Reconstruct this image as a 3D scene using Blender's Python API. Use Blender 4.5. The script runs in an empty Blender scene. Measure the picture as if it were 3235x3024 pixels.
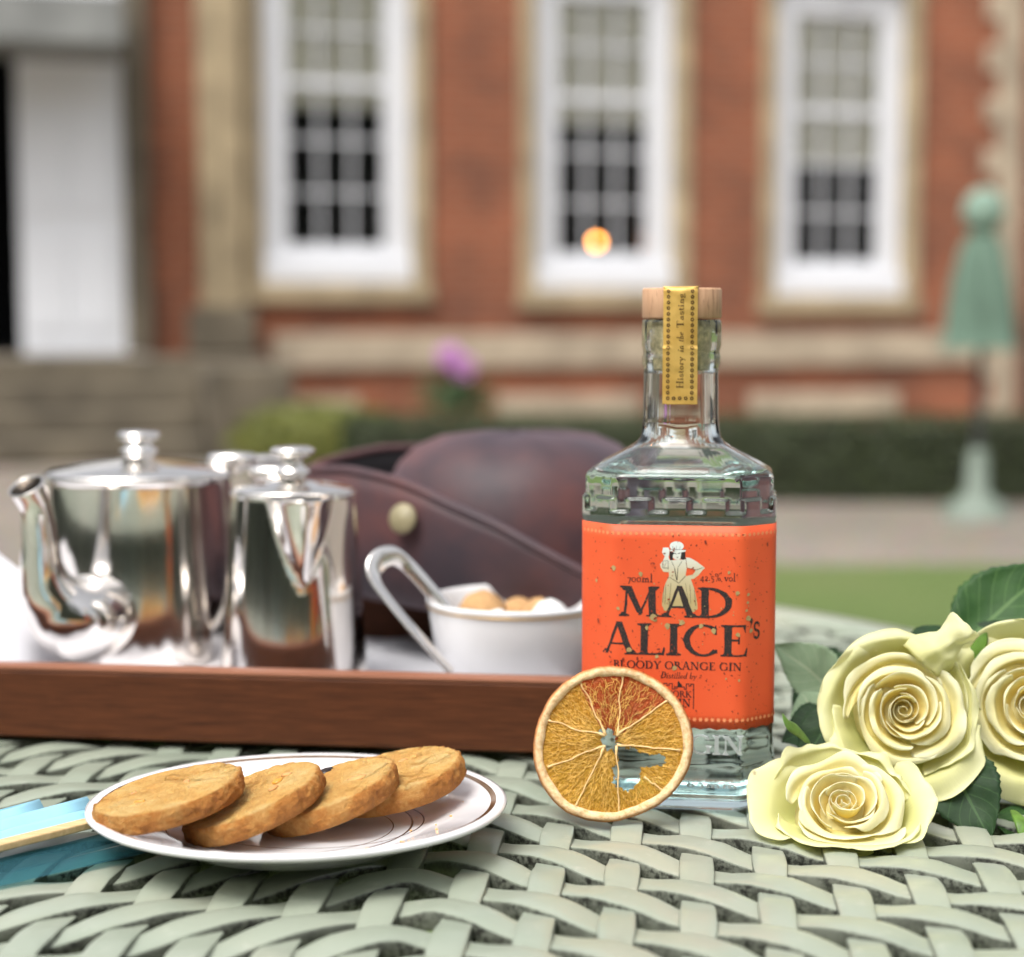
import bpy, bmesh, math, random
import numpy as np
from mathutils import Vector, Matrix, noise
R = math.radians
PI = math.pi
random.seed(7)
S = bpy.context.scene
C = S.collection

# ------------------------------------------------------------------ camera
T = 0.72                      # table top height
H = 0.2325                    # lens above the table
cam = bpy.data.cameras.new('camera')
camo = bpy.data.objects.new('camera', cam); C.objects.link(camo)
camo.location = (0, 0, T + H)
camo.rotation_euler = (R(90 - 5.32), 0, 0)
cam.sensor_width = 36.0
cam.lens = 36.0 * 5500 / 3235
cam.clip_start = 0.01
cam.clip_end = 500
cam.dof.use_dof = True
cam.dof.focus_distance = 0.774
cam.dof.aperture_fstop = 4.8
S.camera = camo
# ------------------------------------------------------------------ sky and sun (soft overcast day)
SUN_EL, SUN_AZ = 58.0, 215.0        # azimuth clockwise from +Y
wd = bpy.data.worlds.new('World'); S.world = wd; wd.use_nodes = True
nt = wd.node_tree; bg = nt.nodes['Background']
sky = nt.nodes.new('ShaderNodeTexSky'); sky.sky_type = 'NISHITA'; sky.sun_disc = False
sky.sun_elevation = R(SUN_EL); sky.sun_rotation = R(SUN_AZ)
sky.air_density = 1.0; sky.dust_density = 6.0; sky.ozone_density = 1.0
hs = nt.nodes.new('ShaderNodeHueSaturation'); hs.inputs['Saturation'].default_value = 0.22
nt.links.new(sky.outputs[0], hs.inputs['Color']); nt.links.new(hs.outputs[0], bg.inputs['Color'])
bg.inputs['Strength'].default_value = 0.15
sl = bpy.data.lights.new('sun', 'SUN'); sl.energy = 1.3; sl.angle = R(30); sl.color = (1, 0.97, 0.92)
so = bpy.data.objects.new('sun', sl); C.objects.link(so)
az = R(SUN_AZ)
sdir = Vector((math.sin(az) * math.cos(R(SUN_EL)), math.cos(az) * math.cos(R(SUN_EL)), math.sin(R(SUN_EL))))
so.rotation_euler = sdir.to_track_quat('Z', 'Y').to_euler()
so.location = sdir * 30
vs = S.view_settings
vs.view_transform = 'Standard'; vs.look = 'None'; vs.exposure = 0.68; vs.gamma = 1.0
vs.use_curve_mapping = False
S.cycles.use_denoising = True
S.cycles.max_bounces = 14; S.cycles.transmission_bounces = 12; S.cycles.transparent_max_bounces = 12
S.cycles.caustics_reflective = True; S.cycles.caustics_refractive = True; S.cycles.blur_glossy = 1.0; S.cycles.sample_clamp_indirect = 6.0

# ------------------------------------------------------------------ helpers
def link(o, parent=None):
    C.objects.link(o)
    if parent: o.parent = parent
    return o
def mesh(name, V, Fc, mat=None, parent=None, smooth=True, attrs=None):
    m = bpy.data.meshes.new(name)
    m.from_pydata([tuple(v) for v in V], [], [tuple(f) for f in Fc])
    if smooth: m.polygons.foreach_set('use_smooth', [True] * len(m.polygons))
    if attrs:
        for k, vals in attrs.items():
            a = m.attributes.new(k, 'FLOAT', 'POINT'); a.data.foreach_set('value', [float(x) for x in vals])
    m.update()
    o = bpy.data.objects.new(name, m)
    if mat: m.materials.append(mat)
    return link(o, parent)
def tag(o, label=None, cat=None, group=None, kind=None):
    if label: o['label'] = label
    if cat: o['category'] = cat
    if group: o['group'] = group
    if kind: o['kind'] = kind
    return o
def empty(name, loc=(0, 0, 0), rz=0.0, rot=None):
    o = bpy.data.objects.new(name, None); o.empty_display_size = 0.05
    o.location = loc; o.rotation_euler = rot if rot else (0, 0, rz)
    return link(o)
def grid_faces(nu, nv, closed_u=False, closed_v=False, off=0):
    f = []
    for i in range(nu if closed_u else nu - 1):
        for j in range(nv if closed_v else nv - 1):
            a = i * nv + j; b = ((i + 1) % nu) * nv + j
            c = ((i + 1) % nu) * nv + (j + 1) % nv; d = i * nv + (j + 1) % nv
            f.append((a + off, b + off, c + off, d + off))
    return f
def lathe(prof, n=48, wob=None):
    V = []
    for r, z in prof:
        for k in range(n):
            a = 2 * PI * k / n
            rr = r if wob is None else r + wob(a, z, r)
            V.append((rr * math.cos(a), rr * math.sin(a), z))
    F_ = []
    for i in range(len(prof) - 1):
        for k in range(n):
            F_.append((i * n + k, i * n + (k + 1) % n, (i + 1) * n + (k + 1) % n, (i + 1) * n + k))
    return V, F_
def box(x0, x1, y0, y1, z0, z1):
    V = [(x, y, z) for z in (z0, z1) for y in (y0, y1) for x in (x0, x1)]
    F_ = [(0, 2, 3, 1), (4, 5, 7, 6), (0, 1, 5, 4), (2, 6, 7, 3), (0, 4, 6, 2), (1, 3, 7, 5)]
    return V, F_
def bev(o, w=0.002, seg=2):
    b = o.modifiers.new('bevel', 'BEVEL'); b.width = w; b.segments = seg; b.limit_method = 'ANGLE'
    return o
def bx(name, x0, x1, y0, y1, z0, z1, mat, parent=None, bevel=0.0):
    V, F_ = box(x0, x1, y0, y1, z0, z1)
    o = mesh(name, V, F_, mat, parent, smooth=False)
    if bevel: bev(o, bevel)
    return o
def catmull(P, n):
    P = [Vector(p) for p in P]; out = []
    for i in range(len(P) - 1):
        p0 = P[max(i - 1, 0)]; p1 = P[i]; p2 = P[i + 1]; p3 = P[min(i + 2, len(P) - 1)]
        for k in range(n):
            t = k / n
            out.append(0.5 * ((2 * p1) + (-p0 + p2) * t + (2 * p0 - 5 * p1 + 4 * p2 - p3) * t * t + (-p0 + 3 * p1 - 3 * p2 + p3) * t ** 3))
    out.append(P[-1]); return out
def tube(P, rad, n=12, flat=1.0, up=Vector((0, 0, 1)), closed=False, cap=True):
    """sweep; rad list; flat squashes along the frame's second axis"""
    V = []; m = len(P); last = None
    for i, p in enumerate(P):
        p = Vector(p)
        a = Vector(P[(i - 1) % m if closed else max(i - 1, 0)]); b = Vector(P[(i + 1) % m if closed else min(i + 1, m - 1)])
        t = (b - a).normalized()
        if last is None:
            s = t.cross(up)
            if s.length < 1e-4: s = t.cross(Vector((1, 0, 0)))
        else:
            s = last - t * last.dot(t)
        s.normalize(); last = s.copy(); q = s.cross(t)
        r = rad[i] if hasattr(rad, '__len__') else rad
        for k in range(n):
            an = 2 * PI * k / n
            V.append(p + s * (r * math.cos(an)) + q * (r * flat * math.sin(an)))
    F_ = grid_faces(m, n, closed_u=closed, closed_v=True)
    if cap and not closed:
        F_.append(tuple(range(n))); F_.append(tuple(range((m - 1) * n + n - 1, (m - 1) * n - 1, -1)))
    return V, F_
def nz(x, y, z, sc=1.0):
    return noise.noise(Vector((x * sc, y * sc, z * sc)))
def fbm(x, y, z, sc=1.0, o=4):
    return noise.fractal(Vector((x * sc, y * sc, z * sc)), 1.0, 2.0, o)
F0 = 5500.0
def at(u, v, Y):
    """a point at depth Y on the sight line measured at (u, v) in the photograph (survey helper)"""
    p = R(5.32); x = (u - 1617.5) / F0; y = (v - 1512.0) / F0
    d = (x, math.cos(p) - y * math.sin(p), -(math.sin(p) + y * math.cos(p)))
    t = Y / d[1]
    return Vector((d[0] * t, Y, T + H + d[2] * t))

# ------------------------------------------------------------------ materials
class N:
    def __init__(s, name):
        s.m = bpy.data.materials.new(name); s.m.use_nodes = True
        s.t = s.m.node_tree; s.b = s.t.nodes['Principled BSDF']; s.out = s.t.nodes['Material Output']
    def n(s, ty, **kw):
        x = s.t.nodes.new('ShaderNode' + ty)
        for k, v in kw.items():
            if k.startswith('i_'):
                key = k[2:]; key = int(key) if key.isdigit() else key.replace('_', ' ')
                x.inputs[key].default_value = v
            else: setattr(x, k, v)
        return x
    def l(s, a, b): s.t.links.new(a, b)
    def set(s, **kw):
        for k, v in kw.items(): s.b.inputs[k.replace('_', ' ')].default_value = v
        return s
    def ramp(s, fac, stops):
        r = s.n('ValToRGB'); e = r.color_ramp.elements
        while len(e) < len(stops): e.new(0.5)
        for x, (p, c) in zip(e, stops): x.position = p; x.color = c if len(c) == 4 else (*c, 1)
        s.l(fac, r.inputs[0]); return r.outputs[0]
    def mix(s, fac, a, b, mode='MIX'):
        x = s.n('MixRGB', blend_type=mode)
        for i, v in ((0, fac), (1, a), (2, b)):
            if hasattr(v, 'is_linked') or isinstance(v, bpy.types.NodeSocket): s.l(v, x.inputs[i])
            elif isinstance(v, (int, float)): x.inputs[i].default_value = v
            else: x.inputs[i].default_value = (*v, 1) if len(v) == 3 else v
        return x.outputs[0]
    def math(s, op, a, b=None, clamp=False):
        x = s.n('Math', operation=op, use_clamp=clamp)
        for i, v in ((0, a), (1, b)):
            if v is None: continue
            if isinstance(v, bpy.types.NodeSocket): s.l(v, x.inputs[i])
            else: x.inputs[i].default_value = v
        return x.outputs[0]
    def coord(s, kind='Object', scale=(1, 1, 1), rot=(0, 0, 0)):
        c = s.n('TexCoord'); mp = s.n('Mapping'); mp.inputs['Scale'].default_value = scale; mp.inputs['Rotation'].default_value = rot
        s.l(c.outputs[kind], mp.inputs['Vector']); return mp.outputs[0]
    def noise(s, vec, scale, detail=4, rough=0.55, dist=0.0):
        x = s.n('TexNoise'); x.inputs['Scale'].default_value = scale; x.inputs['Detail'].default_value = detail
        x.inputs['Roughness'].default_value = rough; x.inputs['Distortion'].default_value = dist
        if vec is not None: s.l(vec, x.inputs['Vector'])
        return x.outputs['Fac']
    def attr(s, name):
        return s.n('Attribute', attribute_name=name).outputs['Fac']
    def bump(s, h, strength=0.5, dist=0.001):
        b = s.n('Bump'); b.inputs['Strength'].default_value = strength; b.inputs['Distance'].default_value = dist
        s.l(h, b.inputs['Height']); s.l(b.outputs[0], s.b.inputs['Normal'])
    def col(s, c): s.l(c, s.b.inputs['Base Color']); return s
def plain(name, col, rough=0.5, metal=0.0, var=0.0, vscale=20, bump=0.0, bscale=60, bdist=0.001, **kw):
    a = N(name); a.set(Base_Color=(*col, 1), Roughness=rough, Metallic=metal)
    if var or bump:
        v = a.coord()
        if var:
            f = a.noise(v, vscale)
            lo = tuple(c * (1 - var) for c in col); hi = tuple(min(1, c * (1 + var)) for c in col)
            a.col(a.ramp(f, [(0.3, lo), (0.7, hi)]))
        if bump: a.bump(a.noise(v, bscale, 5), bump, bdist)
    for k, x in kw.items(): a.b.inputs[k.replace('_', ' ')].default_value = x
    return a.m

# table paint
a = N('sage_paint'); v = a.coord()
f1 = a.noise(v, 9, 4); f2 = a.noise(v, 60, 5)
base = a.ramp(f1, [(0.3, (0.255, 0.300, 0.230)), (0.55, (0.310, 0.345, 0.27)), (0.75, (0.385, 0.375, 0.285))])
base = a.mix(a.math('MULTIPLY', f2, 0.25), base, (0.40, 0.43, 0.37))
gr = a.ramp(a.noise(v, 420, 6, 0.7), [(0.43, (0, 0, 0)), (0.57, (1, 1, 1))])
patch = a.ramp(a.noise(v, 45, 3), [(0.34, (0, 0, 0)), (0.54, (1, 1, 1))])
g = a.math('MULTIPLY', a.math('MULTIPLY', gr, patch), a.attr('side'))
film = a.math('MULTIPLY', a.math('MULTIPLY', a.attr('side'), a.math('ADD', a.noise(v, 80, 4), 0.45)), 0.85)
scf = a.ramp(a.noise(v, 95, 6, .7), [(0.60, (0, 0, 0)), (0.68, (1, 1, 1))])
base = a.mix(a.math('MULTIPLY', scf, .38), base, (0.46, 0.47, 0.40))
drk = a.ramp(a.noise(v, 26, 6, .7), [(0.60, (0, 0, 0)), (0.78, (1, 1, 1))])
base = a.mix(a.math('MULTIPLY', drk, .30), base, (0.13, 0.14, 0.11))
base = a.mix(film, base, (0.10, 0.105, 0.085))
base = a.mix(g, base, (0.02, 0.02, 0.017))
a.col(base); a.set(Roughness=0.28); a.bump(a.noise(v, 130, 4), 0.12, 0.0008)
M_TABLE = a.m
# woods
def wood(name, c0, c1, sc, rough=0.35, rot=(0, 0, 0), coat=0.0):
    a = N(name); v = a.coord(scale=sc, rot=rot)
    f = a.noise(v, 1.0, 6, 0.65, 0.6)
    a.col(a.ramp(f, [(0.28, c0), (0.72, c1)])); a.set(Roughness=rough, Coat_Weight=coat, Coat_Roughness=0.15, Specular_IOR_Level=0.25)
    a.bump(f, 0.12, 0.0006); return a.m
M_TRAY = wood('mahogany', (0.032, 0.009, 0.003), (0.135, 0.042, 0.014), (30, 420, 900), 0.6, coat=0.0)
M_TRAYTOP = wood('mahogany_edge', (0.22, 0.085, 0.045), (0.34, 0.14, 0.08), (14, 160, 330), 0.42)
M_BAMBOO = wood('bamboo', (0.55, 0.36, 0.16), (0.75, 0.55, 0.30), (20, 400, 400), 0.45)
a = N('beech'); v = a.coord(scale=(420, 420, 38))
f = a.noise(v, 1, 4, 0.6); g = a.noise(a.coord(), 30, 3)
fl = a.ramp(a.noise(a.coord(scale=(900, 900, 110)), 1, 2), [(0.60, (0, 0, 0)), (0.68, (1, 1, 1))])
b_ = a.mix(a.ramp(f, [(0.3, (0, 0, 0)), (0.7, (1, 1, 1))]), (0.48, 0.27, 0.15), (0.62, 0.38, 0.23))
a.col(a.mix(a.math('MULTIPLY', fl, 0.6), b_, (0.25, 0.12, 0.06))); a.set(Roughness=0.6); M_BEECH = a.m
M_CORK = plain('cork', (0.58, 0.47, 0.27), 0.8, var=0.45, vscale=420, bump=0.3, bscale=300)
M_SILVER = plain('silver', (0.90, 0.86, 0.82), 0.12, 1.0, bump=0.02, bscale=25, bdist=0.002)
M_PORC = plain('porcelain', (0.80, 0.80, 0.81), 0.12, Coat_Weight=0.5, Coat_Roughness=0.05)
M_LINEN = plain('linen', (0.66, 0.66, 0.70), 0.9, bump=0.15, bscale=900)
M_LEATHER = None
a = N('oxblood_leather'); v = a.coord()
f = a.noise(v, 14, 5, 0.6); f2 = a.noise(v, 40, 4)
c = a.ramp(f, [(0.34, (0.036, 0.024, 0.031)), (0.52, (0.066, 0.032, 0.036)), (0.68, (0.115, 0.040, 0.036))])
a.col(c); a.set(Roughness=0.62, Sheen_Weight=0.25, Sheen_Roughness=0.4, Sheen_Tint=(0.7, 0.6, 0.75, 1)); a.bump(a.noise(v, 220, 5), 0.25, 0.0008); M_LEATHER = a.m
M_LEATHER_IN = plain('leather_inner_face', (0.012, 0.010, 0.012), 0.7)  # near-black colour for the upper face of the brim
M_HORN = plain('horn_button', (0.30, 0.26, 0.15), 0.5, var=0.2, vscale=60)
# glass
a = N('bottle_glass')
a.t.nodes.remove(a.b)
gl = a.n('BsdfGlass'); gl.inputs['IOR'].default_value = 1.46; gl.inputs['Roughness'].default_value = 0.0
gl.inputs['Color'].default_value = (0.985, 1, 0.995, 1)
bmp = a.n('Bump'); bmp.inputs['Strength'].default_value = 0.06; bmp.inputs['Distance'].default_value = 0.002
a.l(a.noise(a.coord(), 45, 2), bmp.inputs['Height']); a.l(bmp.outputs[0], gl.inputs['Normal'])
va = a.n('VolumeAbsorption'); va.inputs['Color'].default_value = (0.66, 0.93, 0.92, 1); va.inputs['Density'].default_value = 5.0
a.l(gl.outputs[0], a.out.inputs['Surface']); a.l(va.outputs[0], a.out.inputs['Volume']); M_GLASS = a.m
# label paper
a = N('orange_label'); v = a.coord()
sp = a.n('TexVoronoi'); sp.inputs['Scale'].default_value = 620; a.l(v, sp.inputs['Vector'])
spk = a.ramp(sp.outputs['Distance'], [(0.13, (1, 1, 1)), (0.20, (0, 0, 0))])
msk = a.ramp(a.noise(v, 310, 2), [(0.56, (0, 0, 0)), (0.60, (1, 1, 1))])
k_ = a.math('MULTIPLY', spk, msk)
og = a.ramp(a.noise(v, 25, 3), [(0.3, (0.70, 0.083, 0.020)), (0.7, (0.77, 0.108, 0.028))])
a.col(a.mix(a.math('MULTIPLY', k_, 0.85), og, (0.16, 0.02, 0.01)))
a.set(Roughness=0.55); a.bump(a.noise(v, 500, 4), 0.10, 0.0004); M_LABEL = a.m
a = N('label_ink'); v = a.coord()
a.col(a.ramp(a.noise(v, 1500, 3, 0.6), [(0.52, (0.012, 0.011, 0.012)), (0.68, (0.13, 0.055, 0.035))])); a.set(Roughness=0.6); M_INK = a.m
M_INKF = plain('ink_fine', (0.018, 0.012, 0.012), 0.6)
M_LGOLD = plain('label_gold', (0.42, 0.31, 0.13), 0.5, 0.1, var=0.2, vscale=300)
M_STAR = plain('label_star', (0.82, 0.29, 0.12), 0.5)
a = N('figure_print'); z_ = a.n('Separate' + 'XYZ'); a.l(a.n('TexCoord').outputs['Generated'], z_.inputs[0])
a.col(a.ramp(z_.outputs[2], [(0.15, (0.47, 0.37, 0.17)), (0.55, (0.58, 0.52, 0.34)), (0.9, (0.74, 0.80, 0.76))])); a.set(Roughness=0.5); M_FIG = a.m
M_BACKLAB = plain('back_label', (0.62, 0.63, 0.58), 0.7)
a = N('gold_paper'); v = a.coord()
a.col(a.ramp(a.noise(v, 60, 4), [(0.3, (0.62, 0.37, 0.08)), (0.7, (0.78, 0.52, 0.15))])); a.set(Roughness=0.42, Metallic=0.35)
a.bump(a.noise(v, 260, 4), 0.25, 0.0006); M_GOLD = a.m
M_GOLDINK = plain('gold_ink', (0.10, 0.05, 0.012), 0.5)
# biscuit
a = N('biscuit'); v = a.coord()
f = a.mix(.28, a.noise(v, 60, 5, 0.6), a.noise(v, 520, 4, .7)); s_ = a.attr('side')
top = a.ramp(f, [(0.34, (0.80, 0.36, 0.075)), (0.50, (0.96, 0.54, 0.145)), (0.66, (1.0, 0.69, 0.27))])
sd = a.ramp(f, [(0.34, (0.46, 0.135, 0.016)), (0.5, (0.74, 0.29, 0.05)), (0.66, (0.92, 0.51, 0.15))])
a.col(a.mix(s_, top, sd)); a.set(Roughness=0.8, Subsurface_Weight=0.08, Subsurface_Radius=(0.004, 0.002, 0.001), Subsurface_Scale=0.5)
vb = a.n('TexVoronoi'); vb.inputs['Scale'].default_value = 430; a.l(a.mix(.06, v, a.n('TexNoise').outputs['Color']), vb.inputs['Vector'])
hb = a.mix(.5, vb.outputs['Distance'], a.noise(v, 620, 8, 0.85)); a.bump(hb, 1.0, 0.0042); M_BISC = a.m
M_RAISIN = plain('raisin', (0.018, 0.008, 0.007), 0.35, bump=0.6, bscale=300)
M_PEEL = plain('candied_peel', (0.66, 0.30, 0.04), 0.3, var=0.2, vscale=200)
M_NUT = plain('nut_piece', (0.60, 0.30, 0.10), 0.6, var=0.2, vscale=200)
# petals
a = N('rose_petal'); t_ = a.attr('t'); e_ = a.attr('outer'); v = a.coord()
inn = a.ramp(t_, [(0.0, (0.88, 0.68, 0.18)), (0.45, (0.94, 0.82, 0.36)), (0.8, (0.95, 0.91, 0.64)), (1.0, (0.96, 0.95, 0.80))])
ou = a.ramp(t_, [(0.0, (0.62, 0.66, 0.18)), (0.5, (0.88, 0.87, 0.46)), (0.9, (0.94, 0.93, 0.64)), (1.0, (0.90, 0.89, 0.56))])
pc = a.mix(e_, inn, ou)
pc = a.mix(a.math('MULTIPLY', a.noise(v, 220, 4), 0.14), pc, (0.62, 0.60, 0.22))
br = a.ramp(a.noise(v, 120, 4, 0.7), [(0.70, (0, 0, 0)), (0.76, (1, 1, 1))])
pc = a.mix(a.math('MULTIPLY', a.math('MULTIPLY', br, e_), 0.55), pc, (0.36, 0.22, 0.06))
a.col(pc); a.set(Roughness=0.8, Specular_IOR_Level=0.2)
tr = a.n('BsdfTranslucent'); a.l(pc, tr.inputs['Color'])
mx = a.n('MixShader'); mx.inputs[0].default_value = 0.45
a.l(a.b.outputs[0], mx.inputs[1]); a.l(tr.outputs[0], mx.inputs[2]); a.l(mx.outputs[0], a.out.inputs['Surface'])
cb = a.n('CombineXYZ'); a.l(a.math('MULTIPLY', a.attr('across'), 7.0), cb.inputs[0]); a.l(a.math('MULTIPLY', t_, 2.2), cb.inputs[1])
a.bump(a.mix(.5, a.noise(v, 140, 4), a.noise(cb.outputs[0], 1.0, 4, .6)), 0.30, 0.0012); M_PETAL = a.m
def leafmat(name, c0, c1, vein, rough):
    a = N(name); s_ = a.attr('s'); t_ = a.attr('t'); v = a.coord()
    base = a.ramp(a.noise(v, 70, 4), [(0.3, c0), (0.7, c1)])
    ab = a.math('ABSOLUTE', s_)
    mid = a.math('LESS_THAN', ab, 0.045)
    w = a.math('FRACT', a.math('SUBTRACT', a.math('MULTIPLY', t_, 7.0), a.math('MULTIPLY', ab, 2.6)))
    side = a.math('LESS_THAN', w, 0.10)
    vv = a.math('MAXIMUM', mid, a.math('MULTIPLY', side, 0.55))
    a.col(a.mix(vv, base, vein)); a.set(Roughness=rough, Specular_IOR_Level=0.3)
    hgt = a.math('SUBTRACT', a.noise(v, 160, 4), a.math('MULTIPLY', vv, 0.5))
    a.bump(hgt, 0.4, 0.001); return a.m
M_LEAF = leafmat('rose_leaf', (0.008, 0.026, 0.008), (0.016, 0.046, 0.012), (0.035, 0.08, 0.025), 0.62)
M_LEAFB = leafmat('rose_leaf_underside', (0.24, 0.33, 0.20), (0.31, 0.41, 0.26), (0.40, 0.47, 0.31), 0.7)
M_LEAFG = leafmat('rose_leaf_bright', (0.015, 0.055, 0.010), (0.03, 0.085, 0.016), (0.07, 0.14, 0.04), 0.6)
M_STEM = plain('rose_stem', (0.07, 0.14, 0.03), 0.5, var=0.3, vscale=100)
M_SEPAL = plain('rose_sepal', (0.10, 0.20, 0.03), 0.5, var=0.35, vscale=150)

# ------------------------------------------------------------------ the setting: ground
a = N('lawn'); v = a.coord()
f = a.noise(v, 0.9, 4); f2 = a.noise(v, 60, 6, 0.7)
c = a.ramp(f, [(0.3, (0.12, 0.185, 0.042)), (0.55, (0.155, 0.22, 0.055)), (0.8, (0.21, 0.225, 0.085))])
c = a.mix(a.math('MULTIPLY', f2, 0.4), c, (0.07, 0.11, 0.02))
a.col(c); a.set(Roughness=0.9); a.bump(f2, 0.8, 0.03); M_LAWN = a.m
a = N('gravel'); v = a.coord()
vo = a.n('TexVoronoi'); vo.inputs['Scale'].default_value = 45; a.l(v, vo.inputs['Vector'])
c = a.ramp(a.noise(v, 0.8, 4), [(0.3, (0.17, 0.145, 0.115)), (0.7, (0.235, 0.20, 0.165))])
a.col(a.mix(0.35, c, vo.outputs['Color'], 'OVERLAY')); a.set(Roughness=0.9); a.bump(vo.outputs['Distance'], 0.6, 0.01); M_GRAVEL = a.m
gs = 240
tag(mesh('gravel_ground', [(-gs, -gs, 0), (gs, -gs, 0), (gs, gs, 0), (-gs, gs, 0)], [(0, 1, 2, 3)], M_GRAVEL, smooth=False), kind='structure')
pv = [(-2.3, -3.0), (3.2, -3.0), (4.5, 6.75), (0.0, 6.55), (-1.0, 5.9), (-1.75, 4.9)]
tag(mesh('lawn', [(x, y, 0.004) for x, y in pv], [tuple(range(len(pv)))], M_LAWN, smooth=False), kind='structure')

# ------------------------------------------------------------------ house
a = N('red_brick'); v = a.coord()
sx = a.n('SeparateXYZ'); a.l(v, sx.inputs[0]); cb = a.n('CombineXYZ'); a.l(sx.outputs[0], cb.inputs[0]); a.l(sx.outputs[2], cb.inputs[1])
bk = a.n('TexBrick'); a.l(cb.outputs[0], bk.inputs['Vector']); bk.inputs['Scale'].default_value = 1.0
bk.inputs['Brick Width'].default_value = 0.225; bk.inputs['Row Height'].default_value = 0.075; bk.inputs['Mortar Size'].default_value = 0.006
bk.inputs['Color1'].default_value = (0.285, 0.090, 0.042, 1); bk.inputs['Color2'].default_value = (0.205, 0.070, 0.037, 1)
bk.inputs['Mortar'].default_value = (0.29, 0.165, 0.105, 1)
big = a.ramp(a.noise(v, 1.6, 5), [(0.3, (0.62, 0.66, 0.72)), (0.5, (0.95, 0.93, 0.9)), (0.7, (1.22, 1.15, 1.1))])
a.col(a.mix(1.0, bk.outputs['Color'], big, 'MULTIPLY')); a.set(Roughness=0.9); a.bump(bk.outputs['Fac'], -0.5, 0.006); M_BRICK = a.m
M_STONE = plain('sandstone', (0.35, 0.275, 0.17), 0.9, var=0.35, vscale=3, bump=0.3, bscale=30, bdist=0.01)
M_STONEP = plain('pale_stone', (0.40, 0.325, 0.235), 0.9, var=0.25, vscale=3)
M_STONED = plain('weathered_stone', (0.115, 0.095, 0.066), 0.9, var=0.5, vscale=2.5)
M_STONEG = plain('grey_stone', (0.12, 0.113, 0.105), 0.9, var=0.3, vscale=2.5)
M_WHITE = plain('white_gloss_paint', (0.70, 0.71, 0.74), 0.3)
M_SOFFIT = plain('grey_soffit', (0.22, 0.225, 0.215), 0.7, var=.2, vscale=3)
M_DOOR = plain('white_door_paint', (0.86, 0.87, 0.90), 0.35)
M_BLIND = plain('cream_blind', (0.78, 0.76, 0.64), 0.9, var=0.1, vscale=4)
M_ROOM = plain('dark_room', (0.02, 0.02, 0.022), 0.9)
M_IRON = plain('dark_iron', (0.03, 0.03, 0.032), 0.5)
a = N('window_glass'); a.t.nodes.remove(a.b)
tp = a.n('BsdfTransparent'); gy = a.n('BsdfGlossy'); gy.inputs['Roughness'].default_value = 0.01
fr = a.n('Fresnel'); fr.inputs['IOR'].default_value = 1.5; ms = a.n('MixShader')
a.l(fr.outputs[0], ms.inputs[0]); a.l(tp.outputs[0], ms.inputs[1]); a.l(gy.outputs[0], ms.inputs[2]); a.l(ms.outputs[0], a.out.inputs['Surface']); M_PANE = a.m
WA = R(14.8)
house = tag(empty('brick_house', (-1.3356, 13.5, 0), WA), 'red brick house with stone window surrounds filling the background', 'house')
WX = (0.0, 2.15, 4.19)                     # window centres along the wall
GB = (1.50, 1.455, 1.41)                   # foot of the glass
GW, GH = 0.75, 2.0
WTOP = 5.2
# brick wall with openings: pieces butted end to end
openings = [(x - 0.71, x + 0.71, gb - 0.44, gb + GH + 0.42) for x, gb in zip(WX, GB)]
xs = [-1.42, openings[0][0], openings[0][1], openings[1][0], openings[1][1], openings[2][0], openings[2][1], 7.5]
def wallpiece(x0, x1, z0, z1): return bx('brick_wall', x0, x1, 0.0, 0.30, z0, z1, M_BRICK, house)
for i in range(0, 8, 2): wallpiece(xs[i], xs[i + 1], 0.0, WTOP)
for (x0, x1, z0, z1) in openings:
    wallpiece(x0, x1, 0.0, z0); wallpiece(x0, x1, z1, WTOP)
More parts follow.
